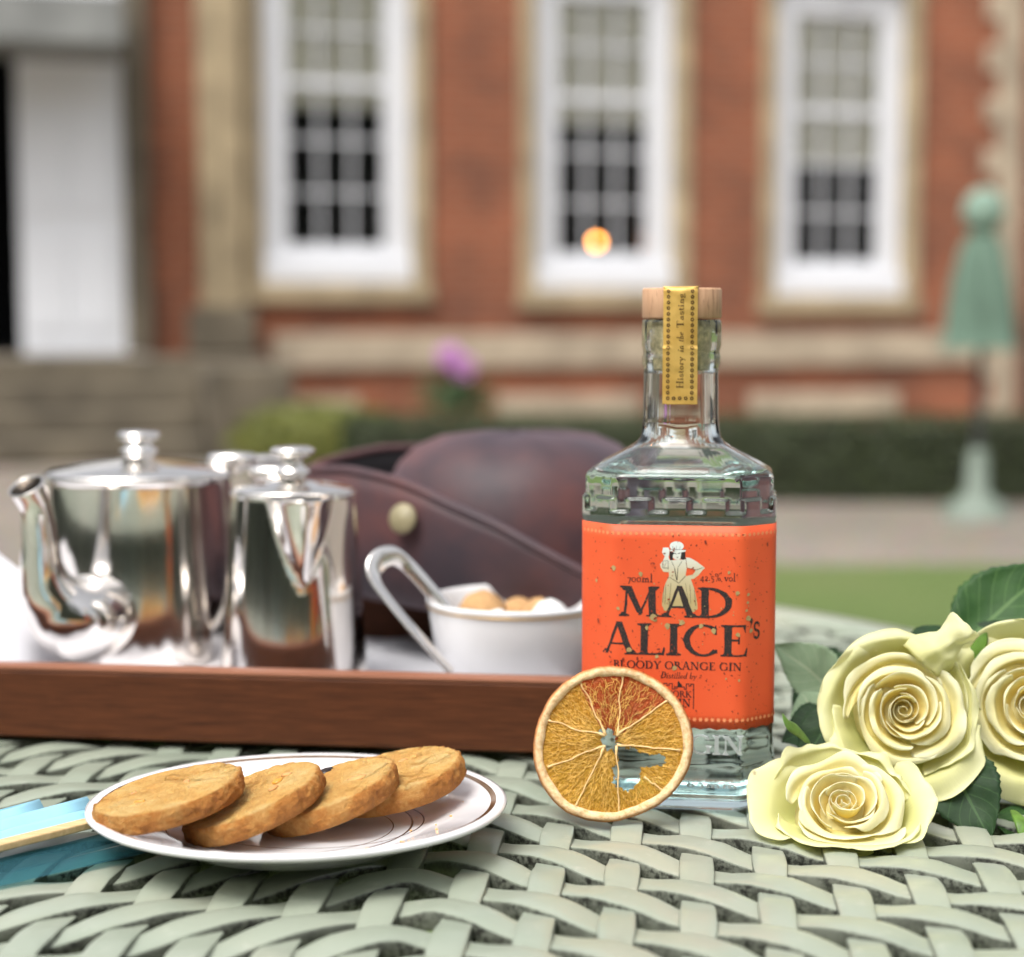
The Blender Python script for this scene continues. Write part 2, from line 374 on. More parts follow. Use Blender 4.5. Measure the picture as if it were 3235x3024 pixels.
# plinth band and low stone panels, set proud of the brick
bx('plinth_course', -0.52, 5.50, -0.06, -0.003, 0.55, 0.82, M_STONEP, house, 0.012)
for x0, x1 in ((-0.35, 0.15), (1.25, 2.45), (3.40, 4.75)):
    bx('basement_lintel', x0, x1, -0.04, -0.003, 0.10, 0.33, M_STONEP, house, 0.01)
def window(x, gb, blind_z, lamp=False):
    w = bx('stone_architrave', x - 0.71, x - 0.59, -0.05, 0.20, gb - 0.30, gb + GH + 0.30, M_STONE, house, 0.01)
    bx('architrave_side', x + 0.59, x + 0.71, -0.05, 0.20, gb - 0.30, gb + GH + 0.30, M_STONE, w, 0.01)
    bx('lintel', x - 0.71, x + 0.71, -0.06, 0.20, gb + GH + 0.302, gb + GH + 0.42, M_STONE, w, 0.01)
    bx('keystone', x - 0.10, x + 0.10, -0.09, -0.062, gb + GH + 0.27, gb + GH + 0.44, M_STONEP, w, 0.01)
    bx('sill', x - 0.73, x + 0.73, -0.09, 0.20, gb - 0.44, gb - 0.302, M_STONE, w, 0.01)
    fr = bx('window_frame', x - 0.588, x - GW / 2, 0.06, 0.18, gb - 0.28, gb + GH + 0.28, M_WHITE, house, 0.01)
    bx('frame_side', x + GW / 2, x + 0.588, 0.06, 0.18, gb - 0.28, gb + GH + 0.28, M_WHITE, fr, 0.01)
    bx('frame_bottom', x - GW / 2 + .001, x + GW / 2 - .001, 0.05, 0.18, gb - 0.28, gb, M_WHITE, fr, 0.01)
    bx('frame_sill', x - 0.588, x + 0.588, -0.02, 0.058, gb - 0.299, gb - 0.10, M_WHITE, fr, 0.02)
    bx('frame_top', x - GW / 2 + .001, x + GW / 2 - .001, 0.06, 0.18, gb + GH, gb + GH + 0.28, M_WHITE, fr, 0.01)
    bx('meeting_rail', x - GW / 2, x + GW / 2, 0.085, 0.15, gb + 1.20, gb + 1.26, M_WHITE, fr, 0.006)
    b = 0.022
    for k in (1, 2):
        xx = x - GW / 2 + GW * k / 3
        bx('glazing_bar', xx - b / 2, xx + b / 2, 0.095, 0.14, gb, gb + 1.20, M_WHITE, fr)
        bx('glazing_bar', xx - b / 2, xx + b / 2, 0.095, 0.14, gb + 1.26, gb + GH, M_WHITE, fr)
    for zz in (0.4, 0.8, 1.63): 
        for k in range(3):
            bx('glazing_bar', x - GW / 2 + GW * k / 3 + b / 2, x - GW / 2 + GW * (k + 1) / 3 - b / 2, 0.095, 0.14, gb + zz - b / 2, gb + zz + b / 2, M_WHITE, fr)
    for k in range(3):
        for z0, z1 in ((0, .389), (.411, .789), (.811, 1.2), (1.26, 1.619), (1.641, GH)):
            x0 = x - GW / 2 + GW * k / 3 + (b / 2 if k else 0); x1 = x - GW / 2 + GW * (k + 1) / 3 - (b / 2 if k < 2 else 0)
            mesh('pane', [(x0, .118, gb + z0), (x1, .118, gb + z0), (x1, .118, gb + z1), (x0, .118, gb + z1)], [(0, 1, 2, 3)], M_PANE, fr, smooth=False)
    bx('roller_blind', x - GW / 2 - .02, x + GW / 2 + .02, 0.145, 0.149, blind_z, gb + GH + .02, M_BLIND, house)
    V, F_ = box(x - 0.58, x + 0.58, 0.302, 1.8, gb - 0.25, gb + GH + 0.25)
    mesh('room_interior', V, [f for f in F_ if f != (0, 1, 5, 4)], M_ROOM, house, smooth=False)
window(WX[0], GB[0], 2.55); window(WX[1], GB[1], 2.48); window(WX[2], GB[2], 2.20)
# stone pilaster and door case on the left
bx('pilaster', -1.06, -0.735, -0.16, -0.003, 1.02, WTOP, M_STONE, house, 0.02)
bx('pilaster_base', -1.16, -0.66, -0.24, -0.003, 0.68, 1.018, M_STONED, house, 0.02)
bx('door_jamb', -1.60, -1.422, -0.12, 0.30, 0.68, WTOP, M_STONED, house, 0.02)
bx('door_lintel', -3.9, -1.602, -0.10, 0.30, 3.25, WTOP, M_WHITE, house, 0.02)
dl = empty('door'); dl.parent = house
door = bx('door_leaf', -2.36, -1.602, -0.03, 0.025, 0.675, 3.20, M_DOOR, house, 0.006); bpy.data.objects.remove(dl)
for z0, z1 in ((0.85, 1.55), (1.72, 2.40), (2.55, 3.05)):
    for x0 in (-2.28, -1.96):
        bx('door_panel', x0, x0 + 0.26, -0.046, -0.032, z0, z1, M_DOOR, door, 0.006)
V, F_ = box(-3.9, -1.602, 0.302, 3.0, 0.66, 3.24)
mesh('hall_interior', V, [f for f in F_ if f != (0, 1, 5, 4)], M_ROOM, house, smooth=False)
bx('door_jamb', -4.2, -3.902, -0.12, 0.30, 0.68, WTOP, M_STONED, house, 0.02)
bx('porch_canopy', -3.9, -1.62, -0.95, -0.125, 2.80, 3.15, M_SOFFIT, house, 0.02)
# quoins on the right corner
for k in range(24):
    w = 0.36 if k % 2 == 0 else 0.24
    bx('quoin', 5.86 - w, 5.86, -0.03, -0.003, 0.0 + k * 0.215, 0.21 + k * 0.215, M_STONEP, house, 0.008)
V, F_ = lathe([(0.06, 0.0), (0.06, WTOP)], 16)
o = mesh('downpipe', V, F_, M_IRON, house); o.location = (6.02, -0.08, 0)
# entrance steps
st = tag(empty('entrance_steps', (-1.3356, 13.5, 0), WA), 'weathered stone steps and landing in front of the white door', 'steps')
bx('landing', -4.2, -0.62, -1.0, -0.14, 0.0, 0.66, M_STONED, st, 0.02)
for k, (z, m_) in enumerate(((0.50, M_STONED), (0.335, M_STONED), (0.17, M_STONED))):
    bx('step', -4.2, -1.18 - .001 * k, -1.0 - 0.32 * (k + 1), -1.003 - 0.32 * k, 0.0, z, m_, st, 0.02)
bx('cheek_wall', -1.17, -0.62, -1.95, -1.003, 0.0, 0.62, M_STONED, st, 0.02)
# lantern over the door
ln = tag(empty('porch_lantern', tuple(at(115, 130, 12.6))), 'small dark framed glass lantern hanging above the white door', 'lantern')
V, F_ = lathe([(0.005, 0.34), (0.005, 0.30), (0.05, 0.27), (0.12, 0.22)], 6); mesh('lantern_cap', V, F_, M_IRON, ln)
V, F_ = lathe([(0.115, 0.22), (0.085, 0.0)], 6); mesh('lantern_glass', V, F_, plain('milk_glass', (0.75, 0.77, 0.8), 0.2), ln, smooth=False)
V, F_ = lathe([(0.09, 0.0), (0.095, -0.03), (0.02, -0.06)], 6); mesh('lantern_foot', V, F_, M_IRON, ln)
V, F_ = tube([(0, 0, .34), (0, 0, 1.3)], 0.008, 6); mesh('chain', V, F_, M_IRON, ln)
# lamp lit behind the middle window
a = N('lamp_glow'); a.set(Base_Color=(1, 0.5, 0.15, 1)); a.b.inputs['Emission Color'].default_value = (1.0, 0.34, 0.06, 1); a.b.inputs['Emission Strength'].default_value = 15.0
lp0 = at(1885, 765, 14.75)
lamp = tag(empty('table_lamp', (lp0.x, lp0.y, lp0.z - 0.22)), 'small lit orange lamp glowing behind the middle sash window', 'lamp')
V, F_ = lathe([(0.004, 0.255), (0.022, 0.245), (0.034, 0.22), (0.022, 0.195), (0.004, 0.19)], 16); mesh('bulb', V, F_, a.m, lamp)
V, F_ = lathe([(0.09, -0.115), (0.09, -0.095), (0.012, -0.08), (0.012, 0.188)], 16); mesh('lamp_base', V, F_, M_IRON, lamp)

# ------------------------------------------------------------------ planting
def leafcloud(name, pts, size, mat, parent, nrm=None):
    V = []; F_ = []
    for i, p in enumerate(pts):
        q = Vector((random.gauss(0, 1), random.gauss(0, 1), random.gauss(0, 1)))
        if nrm: q = q * 0.7 + nrm[i]
        q.normalize(); s = q.orthogonal().normalized(); s.rotate(Matrix.Rotation(random.uniform(0, 6.28), 3, q)); t = q.cross(s)
        l = size * random.uniform(0.6, 1.3); w = l * 0.5; p = Vector(p); b = len(V)
        V += [p - s * l * .5, p + t * w * .5 + q * l * .08, p + s * l * .5, p - t * w * .5 + q * l * .08]; F_.append((b, b + 1, b + 2, b + 3))
    return mesh(name, V, F_, mat, parent, smooth=False)
def folmat(name, c0, c1):
    a = N(name); oi = a.n('NewGeometry')
    rr = a.n('TexNoise'); rr.inputs['Scale'].default_value = 6
    f = a.noise(a.coord(), 9, 3)
    w = a.n('TexWhiteNoise'); a.l(oi.outputs['Random Per Island'], w.inputs[1] if len(w.inputs) > 1 else w.inputs[0])
    a.col(a.mix(oi.outputs['Random Per Island'], c0, c1)); a.set(Roughness=0.55)
    return a.m
M_YEW = folmat('yew_leaves', (0.09, 0.12, 0.09), (0.24, 0.27, 0.21))
M_HEDGE = folmat('box_leaves', (0.018, 0.032, 0.008), (0.055, 0.075, 0.02))
M_BUSH = folmat('bush_leaves', (0.08, 0.105, 0.015), (0.24, 0.24, 0.045))
M_TREE = folmat('tree_leaves', (0.018, 0.04, 0.016), (0.06, 0.095, 0.035))
M_HCORE = plain('hedge_twigs', (0.035, 0.04, 0.022), 0.9)
M_BARK = plain('bark', (0.10, 0.075, 0.05), 0.9, var=0.3, vscale=8, bump=0.5, bscale=20, bdist=0.02)
hg = tag(empty('box_hedge', (1.6, 9.12, 0)), 'low clipped dark green box hedge running behind the bottle', 'hedge')
x0, x1, y0, y1, hh = -2.45, 3.2, -0.25, 0.25, 0.42
bx('twig_core', x0 + .04, x1 - .04, y0 + .04, y1 - .04, 0.0, hh - .04, M_HCORE, hg)
pts = []; nr = []
for i in range(14000):
    u_ = random.random()
    if u_ < 0.5: p = (random.uniform(x0, x1), y0 + random.gauss(0, .015), random.uniform(0.02, hh)); n_ = Vector((0, -1, .3))
    elif u_ < 0.9: p = (random.uniform(x0, x1), random.uniform(y0, y1), hh + random.gauss(0, .012) + .02 * nz(random.random() * 9, 0, 0)); n_ = Vector((0, 0, 1))
    else: p = (x0 + random.gauss(0, .015), random.uniform(y0, y1), random.uniform(0.02, hh)); n_ = Vector((-1, 0, .3))
    pts.append(p); nr.append(n_)
tag(leafcloud('foliage', pts, 0.035, M_HEDGE, hg, nr), kind='stuff')
def bush(name, loc, rx, ry, rz, n, size, mat, label, cat='bush'):
    b = tag(empty(name, loc), label, cat)
    V, F_ = lathe([(0.02, 0), (0.02, rz * .9)], 8); mesh('stem', V, F_, M_BARK, b)
    pts = []; nr = []
    for i in range(n):
        d = Vector((random.gauss(0, 1), random.gauss(0, 1), random.gauss(0, 1))).normalized()
        k = 0.55 + 0.45 * random.random() ** .4 + 0.22 * nz(d.x * 2, d.y * 2, d.z * 2 + loc[0])
        pts.append((d.x * rx * k, d.y * ry * k, rz * 0.95 + d.z * rz * k * .95)); nr.append(d)
    tag(leafcloud('foliage', pts, size, mat, b, nr), kind='stuff'); return b
bush('rounded_bush', (-0.98, 9.6, 0.0), 0.58, 0.35, 0.25, 7000, 0.05, M_BUSH, 'yellow green rounded bush between the steps and the hedge')
# potted hydrangea by the wall
pp = at(1440, 1250, 12.0)
ph = tag(empty('potted_hydrangea', (pp.x, 12.0, 0)), 'potted plant with two pink purple flower heads by the brick wall', 'potted plant')
V, F_ = lathe([(0.0, 0.0), (0.11, 0.0), (0.15, 0.26), (0.165, 0.26), (0.165, 0.30), (0.14, 0.30), (0.13, 0.27), (0, 0.27)], 24); mesh('pot', V, F_, plain('terracotta', (0.35, 0.14, 0.07), 0.9, var=.2, vscale=8), ph)
pts = [(random.gauss(0, .11), random.gauss(0, .09), 0.40 + random.gauss(0, .07)) for i in range(700)]
tag(leafcloud('foliage', pts, 0.06, folmat('hydrangea_leaves', (0.03, 0.07, 0.025), (0.08, 0.14, 0.05)), ph), kind='stuff')
M_HYD = folmat('hydrangea_petals', (0.58, 0.22, 0.60), (0.80, 0.45, 0.80))
for dx, dz in ((-0.04, 0.68), (0.055, 0.605)):
    pts = []; nr = []
    for i in range(420):
        d = Vector((random.gauss(0, 1), random.gauss(0, 1), random.gauss(0, 1))).normalized(); nr.append(d); pts.append(tuple(d * 0.078 + Vector((dx, -.10, dz))))
    tag(leafcloud('flower_head', pts, 0.034, M_HYD, ph, nr), kind='stuff')
V, F_ = tube([(-.02, 0, .28), (-.04, -.01, .63)], .006, 6); mesh('stalk', V, F_, M_STEM, ph)
V, F_ = tube([(.02, 0, .28), (.055, -.01, .56)], .006, 6); mesh('stalk', V, F_, M_STEM, ph)
# closed parasol on the right
pa = tag(empty('closed_parasol', (2.20, 8.2, 0)), 'folded pale green garden parasol on a dome base by the right edge', 'parasol')
M_CANV = plain('green_canvas', (0.11, 0.175, 0.13), 0.85, var=.12, vscale=12)
M_PBASE = plain('painted_base', (0.17, 0.21, 0.17), 0.6, var=.1, vscale=10)
def folds(am): return lambda a_, z_, r_: am * r_ * (math.cos(8 * a_ + 3 * z_) + .7 * math.cos(3 * a_ + 1 + 2 * z_))
V, F_ = lathe([(0.165, 0.80), (0.145, 0.83), (0.14, 0.95), (0.12, 1.12), (0.085, 1.28), (0.05, 1.35)], 64, folds(0.16)); mesh('canopy', V, F_, M_CANV, pa)
V, F_ = lathe([(0.05, 1.345), (0.095, 1.39), (0.10, 1.44), (0.085, 1.50), (0.045, 1.54), (0.0, 1.55)], 32); mesh('top_cap', V, F_, plain('pale_canvas', (0.20, 0.29, 0.23), 0.85), pa)
V, F_ = lathe([(0.022, 0.3), (0.022, 0.86)], 12); mesh('pole', V, F_, M_IRON, pa)
V, F_ = lathe([(0.17, 0.0), (0.165, 0.03), (0.11, 0.08), (0.055, 0.12), (0.045, 0.30), (0.03, 0.33), (0.0, 0.33)], 32); mesh('dome_base', V, F_, M_PBASE, pa)
# trees of the garden behind the photographer (seen in the silver and the panes)
def tree(x, y, hgt, rad, label):
    t_ = tag(empty('garden_tree', (x, y, 0)), label, 'tree', 'trees behind the photographer')
    V, F_ = tube(catmull([(0, 0, 0), (0.1, 0, hgt * .3), (0, .15, hgt * .6), (0.1, 0, hgt * .85)], 4), [0.28, .27, .26, .25, .24, .22, .2, .19, .17, .15, .12, .09, .05][:13], 10); mesh('trunk', V, F_, M_BARK, t_)
    for k in range(5):
        a_ = k * 1.26 + x; L = rad * .6
        V, F_ = tube(catmull([(0, .1, hgt * (.35 + .08 * k)), (L * .5 * math.cos(a_), L * .5 * math.sin(a_), hgt * (.45 + .08 * k)), (L * math.cos(a_), L * math.sin(a_), hgt * (.52 + .08 * k))], 3), [.1, .09, .08, .07, .06, .05, .03], 6); mesh('limb', V, F_, M_BARK, t_)
    pts = []
    for c_ in range(26):
        d = Vector((random.gauss(0, 1), random.gauss(0, 1), random.gauss(0, 1))).normalized() * random.uniform(.35, .95)
        cc = Vector((d.x * rad, d.y * rad, hgt * .58 + d.z * hgt * .40)); r_ = rad * random.uniform(.28, .42)
        for i in range(90):
            e = Vector((random.gauss(0, 1), random.gauss(0, 1), random.gauss(0, 1))).normalized() * r_ * random.uniform(.6, 1)
            pts.append(cc + e)
    tag(leafcloud('crown', pts, 0.5, M_TREE, t_), kind='stuff')
for (x, y, h_, r_, lb_) in ((-7.0, -10, 11, 4, 'tallest garden tree behind the photographer on the left'), (0.5, -11, 9.0, 3.6, 'lower garden tree straight behind the photographer'), (8, -10, 10, 4.4, 'broad garden tree behind the photographer on the right')):
    tree(x, y, h_, r_, lb_)
yw = tag(empty('added_yew_hedge', (0, -3.6, 0)), 'tall dark yew hedge added behind the photographer to darken the silver', 'hedge')  # added out of frame to keep the bright lawn out of the silver
bx('twig_core', -7, 7, -.5, .40, 0, 2.3, M_HCORE, yw)
pts = []; nr = []
for i in range(9000):
    if random.random() < .85: pts.append((random.uniform(-7, 7), .45 + random.gauss(0, .06), random.uniform(0, 2.4))); nr.append(Vector((0, 1, .3)))
    else: pts.append((random.uniform(-7, 7), random.uniform(-.5, .45), 2.4 + random.gauss(0, .05))); nr.append(Vector((0, 0, 1)))
tag(leafcloud('foliage', pts, 0.16, M_YEW, yw, nr), kind='stuff')
yl = tag(empty('added_yew_hedge', (-4.6, 0.4, 0)), 'tall dark yew hedge added out of view on the left to darken the silver', 'hedge')  # unseen, added to cut the green lawn mirrored in the pots' edges
bx('twig_core', -.5, .40, -3.4, 3.4, 0, 2.0, M_HCORE, yl)
pts = []; nr = []
for i in range(5000): pts.append((.45 + random.gauss(0, .06), random.uniform(-3.5, 3.5), random.uniform(0, 2.1))); nr.append(Vector((1, 0, .3)))
tag(leafcloud('foliage', pts, 0.16, M_YEW, yl, nr), kind='stuff')

# ------------------------------------------------------------------ table
tb = tag(empty('garden_table', (0, 0, 0)), 'sage green cast metal table with basket weave lattice top', 'table')
TCX, TCY, TR = -0.24, 0.93, 0.62
WT = math.tan(R(5.5)); PK, PJ = 0.0315, 0.0335
KX0 = 0.0077 - 0.6398 * WT
X0 = -0.04
def gfun(d):
    q = math.sqrt(d * d + 0.016 ** 2) - 0.016
    return -0.235 * math.erf(q / 0.3)
YJ0 = 0.6450
AMP = 0.0019
def kap(x, y): return (x - WT * y - KX0) / PK
def eta(x, y): return (y - gfun(x - X0) - YJ0) / PJ
PROF = [(-0.47, -0.0056, 1), (-0.5, -0.0040, 1), (-0.5, -0.0012, 1), (-0.5, 0.0016, 1), (-0.475, 0.0025, .1), (-0.42, 0.0028, 0), (-0.2, 0.0030, 0), (0.2, 0.0030, 0), (0.42, 0.0028, 0), (0.475, 0.0025, .1), (0.5, 0.0016, 1), (0.5, -0.0012, 1), (0.5, -0.0040, 1), (0.47, -0.0056, 1)]
ZT = T - 0.0049
def strip(pts, width, ov=None):
    V = []; sd = []; m = len(pts); npf = len(PROF)
    for i, p in enumerate(pts):
        a_ = pts[max(i - 1, 0)]; b_ = pts[min(i + 1, m - 1)]
        t_ = Vector((b_[0] - a_[0], b_[1] - a_[1], 0)).normalized(); n_ = Vector((-t_.y, t_.x, 0))
        wj = width * (1 + 0.05 * nz(p[0] * 60, p[1] * 60, 3.1)) * (1 + 0.10 * (p[2] - ZT) / AMP)
        for w_, z_, s_ in PROF:
            q = Vector(p) + n_ * (w_ * wj)
            dz = 0.0005 * nz(q.x * 90, q.y * 90, 1.7)
            V.append((q.x, q.y, p[2] + z_ + dz)); sd.append(s_)
    F_ = grid_faces(m, npf, closed_v=True)
    F_.append(tuple(range(npf))); F_.append(tuple(range(m * npf - 1, (m - 1) * npf - 1, -1)))
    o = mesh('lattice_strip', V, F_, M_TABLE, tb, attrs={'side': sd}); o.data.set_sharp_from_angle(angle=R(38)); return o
def wav(c): return AMP * (1.25 * c - 0.25 * c ** 3)
inside = lambda x, y: (x - TCX) ** 2 + (y - TCY) ** 2 < (TR - 0.01) ** 2
for k in range(-28, 20):
    pts = []
    y = TCY - TR
    while y < TCY + TR:
        x = KX0 + k * PK + WT * y
        if inside(x, y): pts.append((x, y, ZT - .62 * wav(math.cos(PI * (k + eta(x, y))))))
        y += PJ / 7
    if len(pts) > 8: strip(pts, 0.0142)
for j in range(-22, 46):
    pts = []
    x = TCX - TR
    while x < TCX + TR:
        y = YJ0 + j * PJ + gfun(x - X0)
        if inside(x, y): pts.append((x, y, ZT + wav(math.cos(PI * (kap(x, y) + j)))))
        x += PK / 7
    if len(pts) > 8: strip(pts, 0.0166)
V, F_ = lathe([(TR - .02, T - .013), (TR - .02, T + .001), (TR - .012, T + .004), (TR + .01, T + .003), (TR + .016, T - .006), (TR + .014, T - .03), (TR - .005, T - .03), (TR - .02, T - .013)], 128)
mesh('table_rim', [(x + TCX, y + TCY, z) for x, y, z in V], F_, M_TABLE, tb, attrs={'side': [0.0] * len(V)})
for k in range(4):
    a_ = PI / 4 + k * PI / 2 + .25
    P = [(TCX + r_ * math.cos(a_), TCY + r_ * math.sin(a_), z_) for r_, z_ in ((.40, T - .02), (.42, .5), (.36, .3), (.40, .12), (.47, .0))]
    V, F_ = tube(catmull(P, 5), 0.018, 10); mesh('leg', V, F_, M_TABLE, tb, attrs={'side': [0.0] * len(V)})

# ------------------------------------------------------------------ lettering: a small hand-cut serif alphabet
def _arc(cx, cy, rx, ry, a0, a1, thick, thin, n=14):
    q = []
    for i in range(n + 1):
        a_ = R(a0 + (a1 - a0) * i / n); w = thin + (thick - thin) * abs(math.cos(a_)) ** 1.3
        c_, s_ = math.cos(a_), math.sin(a_)
        q.append(((cx + (rx + w / 2) * c_, cy + (ry + w / 2) * s_), (cx + (rx - w / 2) * c_, cy + (ry - w / 2) * s_)))
    return [[q[i][0], q[i + 1][0], q[i + 1][1], q[i][1]] for i in range(n)]
def _st(x0, y0, x1, y1, w0, w1=None, n=5):
    w1 = w0 if w1 is None else w1
    d = Vector((x1 - x0, y1 - y0)).normalized(); p = Vector((-d.y, d.x)); o = []
    horiz = abs(y1 - y0) > abs(x1 - x0) * 0.4
    for i in range(n + 1):
        t = i / n; c_ = Vector((x0 + (x1 - x0) * t, y0 + (y1 - y0) * t)); w = w0 + (w1 - w0) * t
        if horiz:                       # stems end level on the baseline
            hw = w / 2 / max(abs(d.y), .3); o.append(((c_.x - hw, c_.y), (c_.x + hw, c_.y)))
        else: o.append((tuple(c_ + p * w / 2), tuple(c_ - p * w / 2)))
    return [[o[i][0], o[i + 1][0], o[i + 1][1], o[i][1]] for i in range(n)]
def _sf(x, y, w, up=1):                    # bracketed serif
    h = .055
    return [[(x - w / 2, y), (x + w / 2, y), (x + w / 2 * .96, y + h * up), (x - w / 2 * .96, y + h * up)],
            [(x - w * .36, y + h * up * .98), (x + w * .36, y + h * up * .98), (x + w * .17, y + h * up * 2.6), (x - w * .17, y + h * up * 2.6)]]
TK, TN = .185, .08
def G(ch):
    s = _st; f = _sf; A = _arc
    if ch == 'M': return s(.16, 0, .22, 1, .06) + s(.24, 1, .55, .12, .17, .13) + s(.84, 1, .54, .06, .06) + s(.86, 0, .84, 1, TK) + f(.14, 0, .26) + f(.88, 0, .36) + f(.16, 1, .24, -1) + f(.90, 1, .24, -1), 1.06
    if ch == 'A': return s(.13, 0, .44, 1.02, .07) + s(.76, 0, .46, 1.04, .17, .14) + s(.23, .34, .66, .34, .06) + f(.13, 0, .28) + f(.77, 0, .36), .90
    if ch == 'D': return s(.2, 0, .2, 1, TK) + A(.24, .5, .55, .47, -90, 90, .17, .06) + s(.1, .03, .3, .03, .06) + s(.1, .97, .3, .97, .06) + f(.17, 0, .3) + f(.17, 1, .3, -1), .90
    if ch == 'L': return s(.2, 0, .2, 1, TK) + f(.2, 0, .36) + f(.2, 1, .36, -1) + s(.2, .03, .64, .03, .06) + s(.66, 0, .70, .26, .09, .03), .74
    if ch == 'I': return s(.2, 0, .2, 1, TK) + f(.2, 0, .38) + f(.2, 1, .38, -1), .42
    if ch == 'C': return A(.52, .5, .41, .48, 42, 318, .17, .06, 22) + s(.83, .98, .83, .68, .03, .07) + s(.84, .22, .86, .10, .05, .03), .94
    if ch == 'E': return s(.2, 0, .2, 1, TK) + f(.2, 0, .36) + f(.2, 1, .36, -1) + s(.2, .03, .62, .03, .06) + s(.64, 0, .69, .26, .09, .03) + s(.2, .97, .6, .97, .06) + s(.61, 1, .64, .76, .08, .03) + s(.2, .52, .46, .52, .055) + s(.47, .64, .47, .40, .04), .74
    if ch == 'B': return s(.2, 0, .2, 1, TK) + f(.17, 0, .26) + f(.17, 1, .26, -1) + A(.28, .75, .27, .22, -90, 90, .15, .06) + A(.28, .27, .33, .24, -90, 90, .16, .06) + s(.2, .52, .3, .52, .06), .72
    if ch == 'O': return A(.48, .5, .40, .47, 0, 360, .17, .06, 28), .98
    if ch == 'Y': return s(.42, 0, .42, .48, TK) + s(.16, 1, .42, .46, .15) + s(.74, 1, .44, .46, .07) + f(.42, 0, .34) + f(.16, 1, .3, -1) + f(.74, 1, .24, -1), .86
    if ch == 'R': return s(.2, 0, .2, 1, TK) + f(.2, 0, .34) + f(.17, 1, .26, -1) + A(.28, .74, .28, .23, -90, 90, .15, .06) + s(.80, 0, .42, .5, .15) + f(.80, 0, .2) + s(.2, .51, .3, .51, .06), .86
    if ch == 'N': return s(.18, 0, .18, 1, .07) + s(.80, 0, .20, 1, .16) + s(.80, 0, .80, 1, .07) + f(.17, 0, .28) + f(.14, 1, .24, -1) + f(.80, 1, .28, -1), .98
    if ch == 'G': return A(.52, .5, .41, .48, 45, 320, .17, .06, 22) + s(.83, .98, .83, .70, .03, .07) + s(.84, .05, .84, .42, .14) + f(.84, .46, .28, -1), 1.0
    if ch == 'H': return s(.2, 0, .2, 1, .13) + s(.78, 0, .78, 1, .13) + s(.2, .52, .78, .52, .06) + f(.2, 0, .32) + f(.78, 0, .32) + f(.2, 1, .32, -1) + f(.78, 1, .32, -1), .98
    if ch == 'T': return s(.42, 0, .42, 1, .14) + s(.08, .97, .76, .97, .06) + f(.42, 0, .34) + s(.07, 1, .06, .74, .07, .03) + s(.77, 1, .78, .74, .07, .03), .84
    if ch == 'K': return s(.2, 0, .2, 1, TK) + f(.2, 0, .34) + f(.2, 1, .34, -1) + s(.26, .46, .70, 1, .06) + s(.80, 0, .38, .60, .15) + f(.72, 1, .26, -1) + f(.80, 0, .26), .90
    x = .48                                # x-height of the small letters
    if ch == 's': return A(.24, .36, .14, .115, 35, 265, .10, .07, 12) + A(.24, .125, .15, .115, -150, 90, .11, .07, 14) + s(.40, .46, .40, .34, .03, .05) + s(.07, .16, .07, .02, .05, .03), .46
    if ch == 'o': return A(.28, .235, .2, .22, 0, 360, .11, .05, 18), .56
    if ch == 'i': return s(.16, 0, .16, x, .11) + f(.16, 0, .26) + s(.06, x - .03, .16, x - .03, .05) + A(.16, .70, .045, .045, 0, 360, .09, .09, 8), .32
    if ch == 't': return s(.18, .06, .18, .66, .11) + s(.06, x - .03, .34, x - .03, .055) + A(.28, .1, .1, .09, 180, 310, .08, .05, 6), .38
    if ch == 'r': return s(.16, 0, .16, x, .11) + f(.16, 0, .28) + A(.30, .32, .12, .14, 40, 140, .07, .07, 6) + A(.37, .40, .03, .03, 0, 360, .07, .07, 6), .44
    if ch == 'y': return s(.12, x, .30, .02, .11) + s(.50, x, .22, -.26, .06) + f(.12, x, .24, -1) + f(.50, x, .18, -1) + A(.18, -.24, .04, .03, 0, 360, .07, .07, 6), .58
    if ch == 'v': return s(.12, x, .28, .0, .11) + s(.48, x, .30, .0, .06) + f(.12, x, .24, -1) + f(.48, x, .2, -1), .56
    if ch == 'n': return s(.16, 0, .16, x, .11) + f(.16, 0, .26) + A(.32, .28, .14, .18, 0, 150, .10, .05, 8) + s(.47, 0, .47, .28, .11) + f(.47, 0, .26), .62
    if ch == 'm': return s(.16, 0, .16, x, .11) + f(.16, 0, .26) + A(.31, .28, .13, .18, 0, 150, .10, .05, 8) + s(.45, 0, .45, .28, .11) + f(.45, 0, .24) + A(.60, .28, .13, .18, 0, 150, .10, .05, 8) + s(.74, 0, .74, .28, .11) + f(.74, 0, .24), .9
    if ch == 'h': return s(.16, 0, .16, .98, .11) + f(.16, 0, .26) + A(.32, .28, .14, .18, 0, 150, .10, .05, 8) + s(.47, 0, .47, .28, .11) + f(.47, 0, .26), .62
    if ch == 'l': return s(.16, 0, .16, .98, .11) + f(.16, 0, .28) + s(.06, .95, .16, .95, .05), .32
    if ch == 'e': return A(.28, .235, .2, .22, 20, 320, .11, .05, 16) + s(.12, .27, .46, .27, .05), .52
    if ch == 'a': return A(.22, .14, .15, .13, 60, 320, .10, .05, 10) + s(.40, 0, .40, .36, .11) + A(.26, .34, .14, .12, 0, 160, .09, .05, 8) + s(.40, .03, .50, .03, .05), .54
    if ch == 'd': return A(.26, .235, .18, .22, 0, 360, .11, .05, 16) + s(.46, 0, .46, .98, .11) + f(.50, 0, .14), .60
    if ch == 'b': return A(.32, .235, .18, .22, 0, 360, .11, .05, 16) + s(.14, 0, .14, .98, .11), .58
    if ch == 'g': return A(.26, .30, .15, .15, 0, 360, .10, .05, 14) + A(.28, -.12, .2, .12, 0, 360, .08, .05, 14) + s(.18, .14, .16, .0, .06) + s(.38, .44, .52, .46, .06), .54
    if ch == '0': return A(.26, .26, .2, .24, 0, 360, .09, .05, 18), .54
